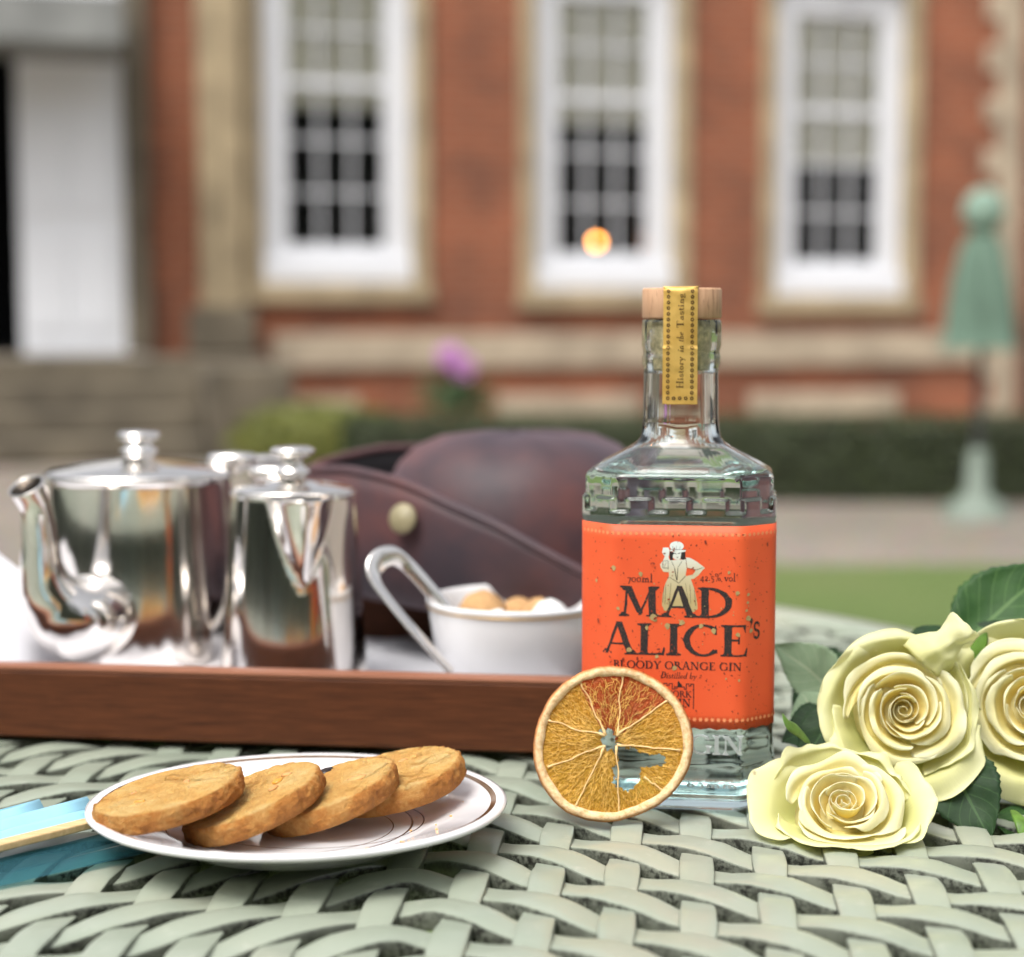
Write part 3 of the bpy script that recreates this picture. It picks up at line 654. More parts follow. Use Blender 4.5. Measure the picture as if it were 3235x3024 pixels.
    if ch == '7': return s(.06, .47, .46, .47, .06) + s(.46, .47, .22, -.22, .09), .50
    if ch == '4': return s(.40, -.2, .40, .5, .10) + s(.40, .5, .06, .06, .05) + s(.04, .06, .56, .06, .06), .58
    if ch == '2': return A(.26, .34, .15, .15, 0, 160, .09, .06, 10) + s(.40, .30, .10, .05, .08) + s(.08, .035, .48, .035, .08), .52
    if ch == '5': return s(.14, .5, .44, .5, .06) + s(.15, .5, .13, .24, .06) + A(.24, .05, .18, .2, -120, 110, .10, .06, 12), .52
    if ch == '3': return A(.24, .36, .14, .12, -90, 150, .09, .06, 10) + A(.24, .06, .17, .17, -130, 90, .10, .06, 10), .5
    if ch == '6': return A(.26, .22, .18, .2, 0, 360, .10, .06, 16) + A(.46, .25, .38, .45, 120, 185, .09, .06, 8), .54
    if ch == '%': return A(.2, .7, .13, .16, 0, 360, .08, .05, 12) + A(.6, .2, .13, .16, 0, 360, .08, .05, 12) + s(.2, -.05, .62, .95, .05), .84
    if ch == '.': return A(.1, .05, .03, .03, 0, 360, .08, .08, 8), .24
    if ch == "'": return A(.1, .9, .05, .05, 0, 360, .09, .09, 10) + s(.16, .92, .06, .70, .09, .03), .26
    return [], .34
def text_quads(txt, track=0.0):
    Q = []; x = 0
    for ch in txt:
        q, w = G(ch); Q += [[(p[0] + x, p[1]) for p in f] for f in q]; x += w + track
    return Q, x - track
def put_text(name, txt, s0, s1, z0, hgt, surf, mat, parent, shear=0.0, track=0.0, rough=0.0, off=0.00012, vertical=False):
    """letters laid on a surface: surf(s, z, offset) -> point; s0..s1 is the width they fill, hgt the cap height"""
    Q, w = text_quads(txt, track); V = []; F_ = []; k = (s1 - s0) / w
    for i, q in enumerate(Q):
        b = len(V); e = off + i * 2.0e-7
        for (x, y) in q:
            if rough:
                x += rough * nz(x * 9 + 3, y * 9, 2.2); y += rough * nz(x * 9, y * 9 + 7, 5.1)
            xx = s0 + (x + shear * y) * k; yy = z0 + y * hgt
            if vertical: V.append(surf(-y * hgt + z0, s0 + (x + shear * y) * k, e))
            else: V.append(surf(xx, yy, e))
        F_.append((b, b + 1, b + 2, b + 3))
    return tag(mesh(name, V, F_, mat, parent, smooth=False), kind='stuff')

# ------------------------------------------------------------------ gin bottle
bt = tag(empty('gin_bottle', (0.0815, 0.8395, T), R(-7.5)), 'clear glass gin bottle with orange label and wooden stopper', 'bottle')
NR = 320
def ring(hx, hy, c, fil=0.0045, n=NR):
    """outline of a chamfered rectangle with softened corners, starting at the middle of the front (-y), going to +x"""
    P = [(-hx + c, -hy), (hx - c, -hy), (hx, -hy + c), (hx, hy - c), (hx - c, hy), (-hx + c, hy), (-hx, hy - c), (-hx, -hy + c)]
    pl = [(0.0, -hy)]
    idx = [1, 2, 3, 4, 5, 6, 7, 0]
    for i in idx:
        p = Vector(P[i]); a_ = Vector(P[(i - 1) % 8]); b_ = Vector(P[(i + 1) % 8])
        f_ = min(fil, (p - a_).length * .48, (p - b_).length * .48)
        q0 = p + (a_ - p).normalized() * f_; q1 = p + (b_ - p).normalized() * f_
        for k in range(7):
            t = k / 6; pl.append(tuple(q0 * (1 - t) ** 2 + p * 2 * t * (1 - t) + q1 * t * t))
    pl.append((0.0, -hy))
    L = [0.0]
    for i in range(1, len(pl)): L.append(L[-1] + math.dist(pl[i], pl[i - 1]))
    return pl, L
def along(rg, s):
    pl, L = rg; s = s % L[-1]
    lo = 0; hi = len(L) - 1
    while hi - lo > 1:
        m = (lo + hi) // 2
        if L[m] <= s: lo = m
        else: hi = m
    t = (s - L[lo]) / max(L[hi] - L[lo], 1e-9)
    p = Vector(pl[lo]).lerp(Vector(pl[hi]), t); d = (Vector(pl[hi]) - Vector(pl[lo]))
    if d.length < 1e-9: d = Vector((1, 0))
    d.normalize(); return p, Vector((d.y, -d.x))
BHX, BHY, BC = 0.0468, 0.0365, 0.0155
def sm(x, a_, b_):
    t = min(1, max(0, (x - a_) / (b_ - a_))); return t * t * (3 - 2 * t)
# (z, hx, hy, chamfer, fillet)
LEV = [(0.0006, .040, .030, .012, .004), (0.0, .0425, .0325, .0135, .004), (0.0012, .0448, .0348, .0145, .0045), (0.0028, .0458, .0356, .0150, .0045), (0.0044, .0452, .0350, .0148, .0045),
       (0.0056, .0452, .0350, .0148, .0045), (0.0075, .0464, .0362, .0153, .0045), (0.0095, .0468, .0366, .0155, .0045), (0.013, .0466, .0364, .0155, .0045), (0.022, .0466, .0364, .0155, .0045), (0.0245, .0463, .0360, .0154, .0045),
       (0.0265, .0456, .0353, .0152, .0045), (0.030, .0456, .0353, .0152, .0045), (0.036, .0456, .0353, .0152, .0045), (0.039, .0458, .0355, .0152, .0045), (0.09, .0458, .0355, .0152, .0045), (0.136, .0458, .0355, .0152, .0045)]
zz = 0.1375
while zz < 0.1505: LEV.append((zz, .0446, .0343, .0150, .0045)); zz += 0.0006
LEV += [(0.153, .0446, .0343, .0150, .0045), (0.1565, .0446, .0343, .0150, .0045), (0.1582, .0441, .0338, .0149, .0045), (0.1595, .0430, .0328, .0146, .005),
        (0.163, .0372, .0286, .0132, .006), (0.1668, .0302, .0238, .0115, .007), (0.1700, .0246, .0205, .0105, .008), (0.1722, .0212, .0190, .0098, .008), (0.1745, .0194, .0181, .0093, .008), (0.178, .0186, .0176, .0090, .007),
        (0.185, .0181, .0173, .0088, .006), (0.205, .0179, .0172, .0088, .006), (0.2085, .0179, .0172, .0090, .007), (0.2095, .0186, .0180, .0098, .008), (0.2135, .0187, .0182, .0100, .009), (0.2145, .0183, .0178, .0100, .009),
        (0.2165, .0183, .0178, .0100, .009), (0.2185, .0190, .0186, .0106, .010), (0.2295, .0190, .0186, .0106, .010), (0.2310, .0186, .0182, .0104, .010)]
INN = [(0.2312, .0160, .0157), (0.2300, .0150, .0147), (0.2190, .0149, .0146), (0.2150, .0140, .0137), (0.2080, .0138, .0135), (0.200, .0140, .0136), (0.182, .0143, .0139), (0.1765, .0150, .0145), (0.1730, .0172, .0158),
       (0.1700, .0212, .0178), (0.1660, .0280, .0216), (0.1620, .0352, .0264), (0.1590, .0398, .0300), (0.1574, .0408, .0306), (0.1568, .0400, .0298), (0.1566, .036, .026), (0.1565, .002, .002)]
def cren(s_, side_len):
    """height of the battlement edge along the outline"""
    p = 0.0177
    return 0.1478 if ((s_ + 0.0055) % p) < 0.011 else 0.1418
V = []
for (z, hx, hy, c, fl) in LEV:
    rg = ring(hx, hy, c, fl); tot = rg[1][-1]
    for k in range(NR):
        s_ = tot * k / NR; p, n_ = along(rg, s_)
        if 0.1370 < z < 0.1506:
            ss = (s_ + tot / 2) % tot - tot / 2
            # soften the merlon edges by averaging the pattern
            e = 0.0
            for d_ in (-.0007, 0, .0007): e += 1 - sm(z, cren(ss + d_, tot) - .0006, cren(ss + d_, tot) + .0006)
            p = p + n_ * (0.0016 * e / 3)
        V.append((p.x, p.y, z))
for z, r_, q_ in INN:
    rg = ring(r_, q_, q_ * .5, q_ * .4); tot = rg[1][-1]
    for k in range(NR):
        p, n_ = along(rg, tot * k / NR); V.append((p.x, p.y, z))
nl = len(LEV) + len(INN); F_ = []
for i in range(nl - 1):
    for k in range(NR):
        F_.append((i * NR + k, i * NR + (k + 1) % NR, (i + 1) * NR + (k + 1) % NR, (i + 1) * NR + k))
F_.append(tuple(range(NR - 1, -1, -1))); F_.append(tuple(range((nl - 1) * NR, nl * NR)))
mesh('glass_body', V, F_, M_GLASS, bt)
LR = ring(BHX - .0010 + .00005, BHY - .0010 + .00005, .0152, .0045)
LTOT = LR[1][-1]
def lab(s, z, off=0.0):
    p, n_ = along(LR, s % LTOT); q = p + n_ * (0.00012 + off); return (q.x, q.y, z)
LZ0, LZ1 = 0.0398, 0.1357
SA, SB = -0.0560, 0.0660
V = []; ns, nzv = 120, 14
for i in range(ns + 1):
    s_ = SA + (SB - SA) * i / ns
    for j in range(nzv + 1):
        z = LZ0 + (LZ1 - LZ0) * j / nzv
        if j == 0: z += 0.0004 * math.sin(s_ * 900) * (abs(math.sin(s_ * 230)) > .3)
        V.append(lab(s_, z))
lb = mesh('front_label', V, grid_faces(ns + 1, nzv + 1), M_LABEL, bt)
so_ = lb.modifiers.new('solid', 'SOLIDIFY'); so_.thickness = 0.0001; so_.offset = 1
V = []
for i in range(41):
    s_ = LTOT / 2 - 0.028 + 0.056 * i / 40
    for z in (0.042, 0.134): V.append(lab(s_, z))
mesh('back_label', V, grid_faces(41, 2), M_BACKLAB, bt)
UC = 2133.0
def us(u): return (u - UC) * 1.487e-4
def vz(v): return 0.1357 + (1660 - v) * 1.494e-4
def ontop(s, z, off): return lab(s, z, 0.00014 + off)
# figure print: a standing woman in bonnet, laced bodice and full skirt
def polys(name, plist, mat, off0):
    V = []; F_ = []
    for i, pts in enumerate(plist):
        pts = [(us(2050 + x / 5.805), vz(1680 + y / 5.806)) for x, y in pts]
        cx = sum(p[0] for p in pts) / len(pts); cz = sum(p[1] for p in pts) / len(pts)
        b = len(V); e = off0 + i * 4e-6
        V += [ontop(cx, cz, e)] + [ontop(s, z, e) for s, z in pts]
        F_ += [(b, b + j, b + j % len(pts) + 1) for j in range(1, len(pts) + 1)]
    return tag(mesh(name, V, F_, mat, lb, smooth=False), kind='stuff')
def ell(cx, cy, rx, ry, n=20): return [(cx + rx * math.cos(2 * PI * i / n), cy + ry * math.sin(2 * PI * i / n)) for i in range(n)]
def seg(x0, y0, x1, y1, w=7):
    d = Vector((x1 - x0, y1 - y0)).normalized() * w / 2; return [(x0 - d.y, y0 + d.x), (x1 - d.y, y1 + d.x), (x1 + d.y, y1 - d.x), (x0 + d.y, y0 - d.x)]
polys('figure_print', [
    [(345, 800), (640, 790), (740, 870), (810, 1060), (860, 1300), (865, 1400), (790, 1465), (700, 1420), (560, 1380), (420, 1390), (320, 1465), (260, 1440), (215, 1340), (225, 1160), (270, 960)],
    [(360, 520), (640, 500), (665, 640), (640, 790), (520, 930), (345, 820), (330, 700)],
    [(640, 460), (720, 470), (850, 540), (990, 650), (960, 680), (820, 680), (670, 650)],
    [(830, 660), (960, 670), (880, 780), (790, 850), (720, 865), (660, 800), (760, 790), (810, 720)],
    [(230, 290), (330, 290), (345, 380), (330, 470), (250, 440), (210, 380)],
    [(265, 440), (325, 450), (360, 540), (330, 690), (330, 740), (240, 735), (190, 660), (175, 600), (230, 530)],
    ell(490, 420, 95, 90), ell(475, 260, 128, 88), [(335, 320), (645, 330), (630, 365), (560, 375), (480, 360), (350, 355)]], M_FIG, 0.0)
polys('figure_lines', [
    [(350, 350), (430, 380), (405, 440), (410, 515), (360, 520), (345, 440)], [(560, 370), (630, 360), (635, 490), (600, 510), (545, 490), (555, 430)],
    seg(415, 385, 470, 405, 12), seg(500, 400, 540, 380, 12), seg(475, 465, 505, 465, 12), seg(340, 320, 640, 322, 6),
    seg(440, 660, 480, 880, 12), seg(500, 660, 490, 880, 10), seg(350, 830, 520, 935, 8), seg(640, 800, 520, 935, 8), seg(385, 540, 440, 650, 6), seg(575, 530, 500, 650, 6),
    seg(285, 960, 270, 1330, 6), seg(720, 960, 740, 1300, 6), seg(380, 930, 345, 1350, 5), seg(640, 930, 690, 1250, 5), seg(800, 1050, 830, 1350, 6), seg(250, 1000, 230, 1300, 6),
    seg(230, 530, 325, 530, 6), seg(225, 660, 325, 660, 6), seg(230, 530, 225, 660, 6), seg(325, 530, 325, 690, 6), seg(250, 640, 290, 560, 5),
    seg(670, 650, 830, 690, 6), seg(820, 690, 960, 640, 6), seg(640, 460, 660, 650, 5), seg(400, 260, 410, 315, 4), seg(470, 250, 470, 315, 4), seg(540, 260, 530, 315, 4)], M_INKF, 6e-5)
# gold splashes and dark flecks
random.seed(21)
sp = []
spots = [(1935, 1798, 12), (2020, 1815, 11), (2062, 1952, 20), (2105, 1978, 14), (2210, 1975, 12), (2322, 1870, 11), (2360, 1950, 16), (2325, 2000, 12), (2358, 1875, 9), (2356, 1900, 8), (2352, 1925, 8),
         (1985, 2055, 14), (1862, 1845, 8), (2128, 2110, 13), (1950, 1925, 9), (2250, 1990, 13), (2150, 1965, 15), (2040, 1985, 9), (2295, 1805, 8), (2330, 2145, 6), (2290, 2140, 5), (2370, 1990, 12), (2072, 2075, 10)]
for i in range(45):
    spots.append((random.gauss(2130, 110), random.gauss(1940, 70), random.uniform(1.2, 4)))
for u, v, r_ in spots:
    r_ *= .58
    n_ = 10; ph_ = random.random() * 6
    sp.append([((u + r_ * (1 + .25 * math.sin(3 * t + ph_)) * math.cos(t) - 2050) * 5.805, (v + r_ * 1.1 * (1 + .25 * math.cos(2 * t + ph_)) * math.sin(t) - 1680) * 5.806) for t in [2 * PI * k / n_ for k in range(n_)]])
polys('gold_splashes', sp, M_LGOLD, 2.0e-4)
fl = []
for i in range(260):
    u = random.uniform(1850, 2440); v = random.uniform(1672, 2290); r_ = random.uniform(.8, 3.0) * (1 if random.random() < .9 else 1.6); an = random.random() * 3.1
    pts = []
    for k in range(6):
        t = k * PI / 3; x = r_ * 1.5 * math.cos(t); y = r_ * .8 * math.sin(t)
        pts.append(((u + x * math.cos(an) - y * math.sin(an) - 2050) * 5.805, (v + x * math.sin(an) + y * math.cos(an) - 1680) * 5.806))
    fl.append(pts)
polys('dark_flecks', fl, plain('fleck_ink', (0.22, 0.03, 0.012), .6), 1.0e-5)
def flower(u, v, r_, inner=.35):
    return [((u + r_ * (.72 + .28 * math.cos(6 * t)) * math.cos(t) - 2050) * 5.805, (v + r_ * (.72 + .28 * math.cos(6 * t)) * math.sin(t) - 1680) * 5.806) for t in [2 * PI * k / 24 for k in range(24)]]
polys('star_border', [flower(1800 + 18.7 * i, 1687, 7.5) for i in range(42)] + [flower(1800 + 18.7 * i, 2272, 8) for i in range(42)], M_STAR, 0.0)
put_text('main_lettering', 'MAD', us(1950), us(2310), vz(1949), 0.0143, ontop, M_INK, lb, rough=.022, off=9e-5)
put_text('main_lettering', 'ALICE', us(1895), us(2362), vz(2070), 0.0149, ontop, M_INK, lb, rough=.022, off=9e-5)
put_text('main_lettering', "'", us(2366), us(2384), vz(2049), 0.0148, ontop, M_INK, lb, off=9e-5)
put_text('main_lettering', 's', us(2380), us(2412), vz(2017), 0.0158, ontop, M_INK, lb, off=9e-5, rough=.01)
put_text('sub_lettering', 'BLOODY ORANGE GIN', us(1935), us(2338), vz(2114), 0.0037, ontop, M_INKF, lb, track=.03)
put_text('sub_lettering', 'Distilled by', us(2084), us(2197), vz(2143), 0.0031, ontop, M_INKF, lb, shear=.22, track=.02)
put_text('sub_lettering', '700ml', us(1976), us(2058), vz(1840), 0.0042, ontop, M_INKF, lb, track=.02)
put_text('sub_lettering', '42.5% vol', us(2205), us(2316), vz(1832), 0.0040, ontop, M_INKF, lb, track=.02)
put_text('emblem_lettering', 'YORK', us(2104), us(2183), vz(2203), 0.0031, ontop, M_INKF, lb)
put_text('emblem_lettering', 'GIN', us(2114), us(2180), vz(2232), 0.0037, ontop, M_INKF, lb)
def px(P): return [((u - 2050) * 5.805, (v - 1680) * 5.806) for u, v in P]
cs = [(2095, 2178), (2095, 2160), (2105, 2160), (2105, 2166), (2112, 2166), (2112, 2160), (2122, 2160), (2122, 2177), (2130, 2177), (2130, 2170), (2160, 2170), (2160, 2177), (2166, 2177), (2166, 2160), (2174, 2160), (2174, 2166), (2180, 2166), (2180, 2160), (2189, 2160), (2189, 2238)]
pl = []
for i in range(len(cs) - 1):
    (u0, v0), (u1, v1) = cs[i], cs[i + 1]; w = 1.4
    pl.append(px([(min(u0, u1) - w, min(v0, v1) - w), (max(u0, u1) + w, min(v0, v1) - w), (max(u0, u1) + w, max(v0, v1) + w), (min(u0, u1) - w, max(v0, v1) + w)]))
pl.append(px([(2138, 2170), (2139, 2155), (2142, 2150), (2145, 2156), (2152, 2162), (2152, 2170)]))
polys('castle_emblem', pl, M_INKF, 0.0)
# raised glass letters below the label and on the foot
GR = ring(.0456, .0353, .0152, .0045); GR2 = ring(.0466, .0364, .0155, .0045)
def glsurf(rg):
    def f(s, z, off):
        p, n_ = along(rg, s); q = p + n_ * off; return (q.x, q.y, z)
    return f
def raised(name, txt, s0, s1, z0, hgt, rg, dep):
    Q, w = text_quads(txt); k = (s1 - s0) / w; V = []; F_ = []; sf = glsurf(rg)
    for i, q in enumerate(Q):
        b = len(V)
        for off in (-.0004, dep + i * 4e-7):
            for (x, y) in q: V.append(sf(s0 + x * k, z0 + y * hgt, off))
        F_ += [(b, b + 3, b + 2, b + 1), (b + 4, b + 5, b + 6, b + 7)] + [(b + j, b + (j + 1) % 4, b + 4 + (j + 1) % 4, b + 4 + j) for j in range(4)]
    return tag(mesh(name, V, F_, M_RGLASS, bt, smooth=False), kind='stuff')
a = N('raised_glass'); a.t.nodes.remove(a.b); g_ = a.n('BsdfGlass'); g_.inputs['IOR'].default_value = 1.45; g_.inputs['Roughness'].default_value = 0.18; g_.inputs['Color'].default_value = (1, 1, 1, 1)
df = a.n('BsdfDiffuse'); df.inputs['Color'].default_value = (.80, .86, .85, 1); mg = a.n('MixShader'); mg.inputs[0].default_value = .38
a.l(g_.outputs[0], mg.inputs[1]); a.l(df.outputs[0], mg.inputs[2]); a.l(mg.outputs[0], a.out.inputs['Surface']); M_RGLASS = a.m
raised('raised_lettering', 'GIN', us(2178), us(2348), 0.0278, 0.0092, GR, 0.0015)
raised('raised_lettering', '63mm', us(2168), us(2330), 0.0120, 0.0034, GR2, 0.0006)
# stopper
V, F_ = lathe([(0.0, 0.2315), (0.0185, 0.2315), (0.0190, 0.2322), (0.0190, 0.2450), (0.0184, 0.2460), (0.0, 0.2460)], 64); cp = mesh('wooden_cap', V, F_, M_BEECH, bt)
V, F_ = lathe([(0.0, 0.2075), (0.0136, 0.2075), (0.0141, 0.2085), (0.0143, 0.215), (0.0153, 0.219), (0.0154, 0.2300), (0.0154, 0.2312), (0.0, 0.2312)], 40); mesh('cork', V, F_, M_CORK, cp)
# gold paper seal over the stopper
PR = [(0.004, .2463), (0.012, .2463), (0.0178, .2463), (0.0191, .2455), (0.0194, .2440), (0.0194, .2330), (0.0194, .2300), (0.0193, .2190), (0.0189, .2150), (0.0187, .2095), (0.0182, .2060), (0.0178, .1985), (0.0177, .1912)]
LL = [0.0]
for i in range(1, len(PR)): LL.append(LL[-1] + math.dist(PR[i], PR[i - 1]))
SLEN = LL[-1]; SW = 0.0166
def seal(s, l, off=0.0):
    """s across the strip, l measured down from the start on top of the cap"""
    l = min(max(l, 0), SLEN - 1e-7); i = max(k for k in range(len(LL)) if LL[k] <= l + 1e-12); i = min(i, len(LL) - 2)
    t = (l - LL[i]) / (LL[i + 1] - LL[i]); r_ = PR[i][0] + (PR[i + 1][0] - PR[i][0]) * t; z = PR[i][1] + (PR[i + 1][1] - PR[i][1]) * t
    if z > 0.2460: return (s, -r_, z + off + .0003)
    rr = 0.0194 if z > .2180 else 0.030; an = s / rr
    wob = .0002 * nz(s * 300, l * 300, 0)
    return (rr * math.sin(an), -(r_ + off + .0004 + wob) - rr * (math.cos(an) - 1) * (1 if z > .218 else .6), z)
V = []; nA, nB = 17, 90
for i in range(nA):
    for j in range(nB): V.append(seal(-SW / 2 + SW * i / (nA - 1), SLEN * j / (nB - 1)))
sealo = mesh('paper_seal', V, grid_faces(nA, nB), M_GOLD, bt)
V = []; F_ = []
def dots(s, l):
    b = len(V); n_ = 15
    for q in (1.0, .42):
        for k in range(n_):
            t = 2 * PI * k / n_; r_ = .00088 * q * (1 + (.16 * math.cos(5 * t) if q == 1 else 0)); V.append(seal(s + r_ * math.cos(t), l + r_ * math.sin(t), .00022))
    for k in range(n_): F_.append((b + k, b + (k + 1) % n_, b + n_ + (k + 1) % n_, b + n_ + k))
l0 = LL[3] + .0012
for i in range(20):
    l_ = l0 + i * (SLEN - .0028 - l0) / 19
    for s_ in (-.0057, .0057): dots(s_, l_)
for s_ in (-.00285, 0, .00285): dots(s_, SLEN - .0028)
tag(mesh('flower_dots', V, F_, M_GOLDINK, sealo, smooth=False), kind='stuff')
def sealtext(txt, l_start, l_end, cap, shear=0.0):
    Q, w = text_quads(txt, .05); k = (l_start - l_end) / w; V = []; F_ = []
    for i, q in enumerate(Q):
        b = len(V)
        for (x, y) in q: V.append(seal(.0016 - y * cap, l_start - (x + shear * y) * k, .0002 + i * 2e-7))
        F_.append((b, b + 1, b + 2, b + 3))
    return tag(mesh('seal_lettering', V, F_, M_GOLDINK, sealo, smooth=False), kind='stuff')
def lofz(z): 
    for i in range(4, len(PR) - 1):
        if PR[i + 1][1] <= z <= PR[i][1]: return LL[i] + (PR[i][1] - z)
    return 0
sealtext('History', lofz(.1987), lofz(.2136), .0033); sealtext('in', lofz(.2156), lofz(.2188), .0033, .25); sealtext('the', lofz(.2204), lofz(.2250), .0033, .25); sealtext('Tasting', lofz(.2272), lofz(.2432), .0033)

# ------------------------------------------------------------------ dried orange slice
SR = 0.0362
sl_ = tag(empty('orange_slice', (0.0458, 0.7815, T + .0005)), 'dried orange slice leaning against the front of the bottle', 'orange slice')
sl_.rotation_euler = (R(90 - 13), 0, R(-3))
def sw(a_): return 1 + .028 * math.sin(2 * a_ + .6) + .008 * nz(math.cos(a_) * 7, math.sin(a_) * 7, 4) + .018 * math.sin(3 * a_ + 2) + .012 * nz(math.cos(a_) * 2.5, math.sin(a_) * 2.5, 4)
def wav2(x, y): return 0.0022 * nz(x * 45, y * 45, 9) 
OC = (0.0, SR * 1.0)                # local: x right, y up, z towards viewer
a = N('orange_pith'); v = a.coord()
f = a.noise(v, 420, 5, .7); pc = a.ramp(f, [(.3, (.58, .33, .13)), (.5, (.80, .56, .30)), (.72, (.88, .70, .45))])
a.col(a.mix(a.attr('peel'), pc, a.ramp(a.noise(v, 600, 3), [(.35, (.30, .075, .01)), (.65, (.62, .22, .035))]))); a.set(Roughness=.75); a.bump(f, .7, .0012); M_PITH = a.m
prof = [(.892, -.0006, 0), (.888, .0012, 0), (.905, .0021, 0), (.93, .0025, 0), (.962, .0023, .10), (.984, .0015, .8), (1.0, .0, 1), (.99, -.0014, 1), (.96, -.002, .6), (.92, -.0018, 0), (.90, -.0012, 0)]
V = []; pe = []; n_ = 160
for k in range(n_):
    t = 2 * PI * k / n_; inn = 1 - .022 * abs(math.sin(4.5 * t + .4)) ** .5 + .012 * nz(math.cos(t) * 6, math.sin(t) * 6, 7)
    for j, (r_, z_, p_) in enumerate(prof):
        r2 = SR * r_ * sw(t) * (inn if j in (0, 1, 10) else 1); x = r2 * math.cos(t); y = r2 * math.sin(t)
        V.append((x, y + SR, z_ * (1 + .35 * nz(t * 4, r_ * 9, 1)) + wav2(x, y) + .0003 * nz(x * 900, y * 900, 0))); pe.append(p_)
mesh('rind', V, grid_faces(n_, len(prof), True, True), M_PITH, sl_, attrs={'peel': pe})
def pulpmat(name, c0, c1, c2, tint):
    a = N(name); cb = a.n('CombineXYZ')
    a.l(a.math('MULTIPLY', a.attr('ang'), 9.0), cb.inputs[0]); a.l(a.math('MULTIPLY', a.attr('rad'), 3.5), cb.inputs[1])
    f = a.noise(cb.outputs[0], 4.5, 5, .65, 1.2); col = a.ramp(f, [(.3, c0), (.5, c1), (.68, c2)])
    a.col(col); a.set(Roughness=.28); a.bump(f, .9, .0012)
    tr = a.n('BsdfTranslucent'); a.l(col, tr.inputs['Color']); tp = a.n('BsdfTransparent'); tp.inputs['Color'].default_value = tint
    m1 = a.n('MixShader'); m1.inputs[0].default_value = .35; a.l(a.b.outputs[0], m1.inputs[1]); a.l(tr.outputs[0], m1.inputs[2])
    m2 = a.n('MixShader'); a.l(a.ramp(f, [(.30, (.55, .55, .55)), (.58, (.10, .10, .10))]), m2.inputs[0]); a.l(m1.outputs[0], m2.inputs[1]); a.l(tp.outputs[0], m2.inputs[2]); a.l(m2.outputs[0], a.out.inputs['Surface']); return a.m
M_PULP = pulpmat('amber_pulp', (.52, .27, .02), (.80, .45, .05), (.93, .64, .18), (1, .85, .40, 1))
M_PULPR = pulpmat('blood_pulp', (.40, .075, .012), (.60, .14, .03), (.80, .34, .12), (.9, .35, .12, 1))
ends = [(.125, .84), (.675, .55), (.825, -.06), (.64, -.56), (.09, -.85), (-.45, -.76), (-.775, -.30), (-.79, .275), (-.41, .79)]
angs = sorted([math.atan2(y, x) for x, y in ends])
holes = [(-.05, .05, .085, .135), (.10, -.07, .095, .085), (-.12, .15, .05, .05), (.19, -.36, .18, .22), (.42, -.20, .28, .09), (.22, -.17, .14, .13)]
ng = 230; cells = {}
def pul(i, j):
    x = (-1 + 2 * i / ng) * .9; y = (-1 + 2 * j / ng) * .9; return x, y
def keep(x, y):
    if math.hypot(x, y) > .885 * sw(math.atan2(y, x)): return False
    w = .24 * nz(x * 9, y * 9, 0) + .20 * nz(x * 28, y * 28, 3)
    return not any(((x - cx) / rx) ** 2 + ((y - cy) / ry) ** 2 < 1 + w * 2.2 for cx, cy, rx, ry in holes)
for i in range(ng):
    for j in range(ng):
        x, y = pul(i + .5, j + .5)
        if not keep(x, y): continue
        an = math.atan2(y + .02, x + .03); k = sum(1 for q in angs if q < an) % len(angs)
        cells.setdefault(k, []).append((i, j))
for k, cl in sorted(cells.items()):
    ix = {}; V = []; F_ = []; AA = []; RR = []
    def vid(i, j):
        if (i, j) not in ix:
            x, y = pul(i, j); ix[(i, j)] = len(V); rr = math.hypot(x, y); an = math.atan2(y, x)
            z = .0004 * fbm(x * 9, y * 9, 2, 3) + .00035 * nz(an * 16, rr * 3, 1) + wav2(x * SR, y * SR)
            V.append((x * SR, y * SR + SR, z)); AA.append(an); RR.append(rr)
        return ix[(i, j)]
    for (i, j) in cl: F_.append((vid(i, j), vid(i + 1, j), vid(i + 1, j + 1), vid(i, j + 1)))
    mx_ = sum(pul(*c_)[0] for c_ in cl) / len(cl); my_ = sum(pul(*c_)[1] for c_ in cl) / len(cl); md = math.degrees(math.atan2(my_, mx_)); red = 38 < md < 118
    o = mesh('pulp_segment', V, F_, M_PULPR if red else M_PULP, sl_, attrs={'ang': AA, 'rad': RR})
    q = o.modifiers.new('solid', 'SOLIDIFY'); q.thickness = .0007; q.offset = 0
random.seed(12)
V = []; F_ = []
for i in range(1000):
    an = random.uniform(-PI, PI); r_ = random.uniform(.10, .84); x, y = r_ * math.cos(an), r_ * math.sin(an)
    L = random.uniform(.05, .17); cu = random.gauss(0, .45); P = []; h0 = an + random.gauss(0, .28)
    for k in range(6):
        t = k / 5; xx = x + L * t * math.cos(h0 + cu * t); yy = y + L * t * math.sin(h0 + cu * t)
        if not keep(xx, yy): break
        P.append((xx * SR, yy * SR + SR, .00055 + wav2(xx * SR, yy * SR) + .0003 * math.sin(t * PI) + .0004 * fbm(xx * 9, yy * 9, 2, 3)))
    if len(P) < 4: continue
    v_, f_ = tube(P, random.uniform(.00006, .00013), 4, cap=False); b = len(V); V += v_; F_ += [tuple(q + b for q in f) for f in f_]
tag(mesh('pulp_fibres', V, F_, plain('pulp_fibre', (.84, .50, .12), .45, var=.3, vscale=150), sl_), kind='stuff')
M_MEMB = plain('membrane', (.84, .57, .26), .5, var=.2, vscale=300)
random.seed(5)
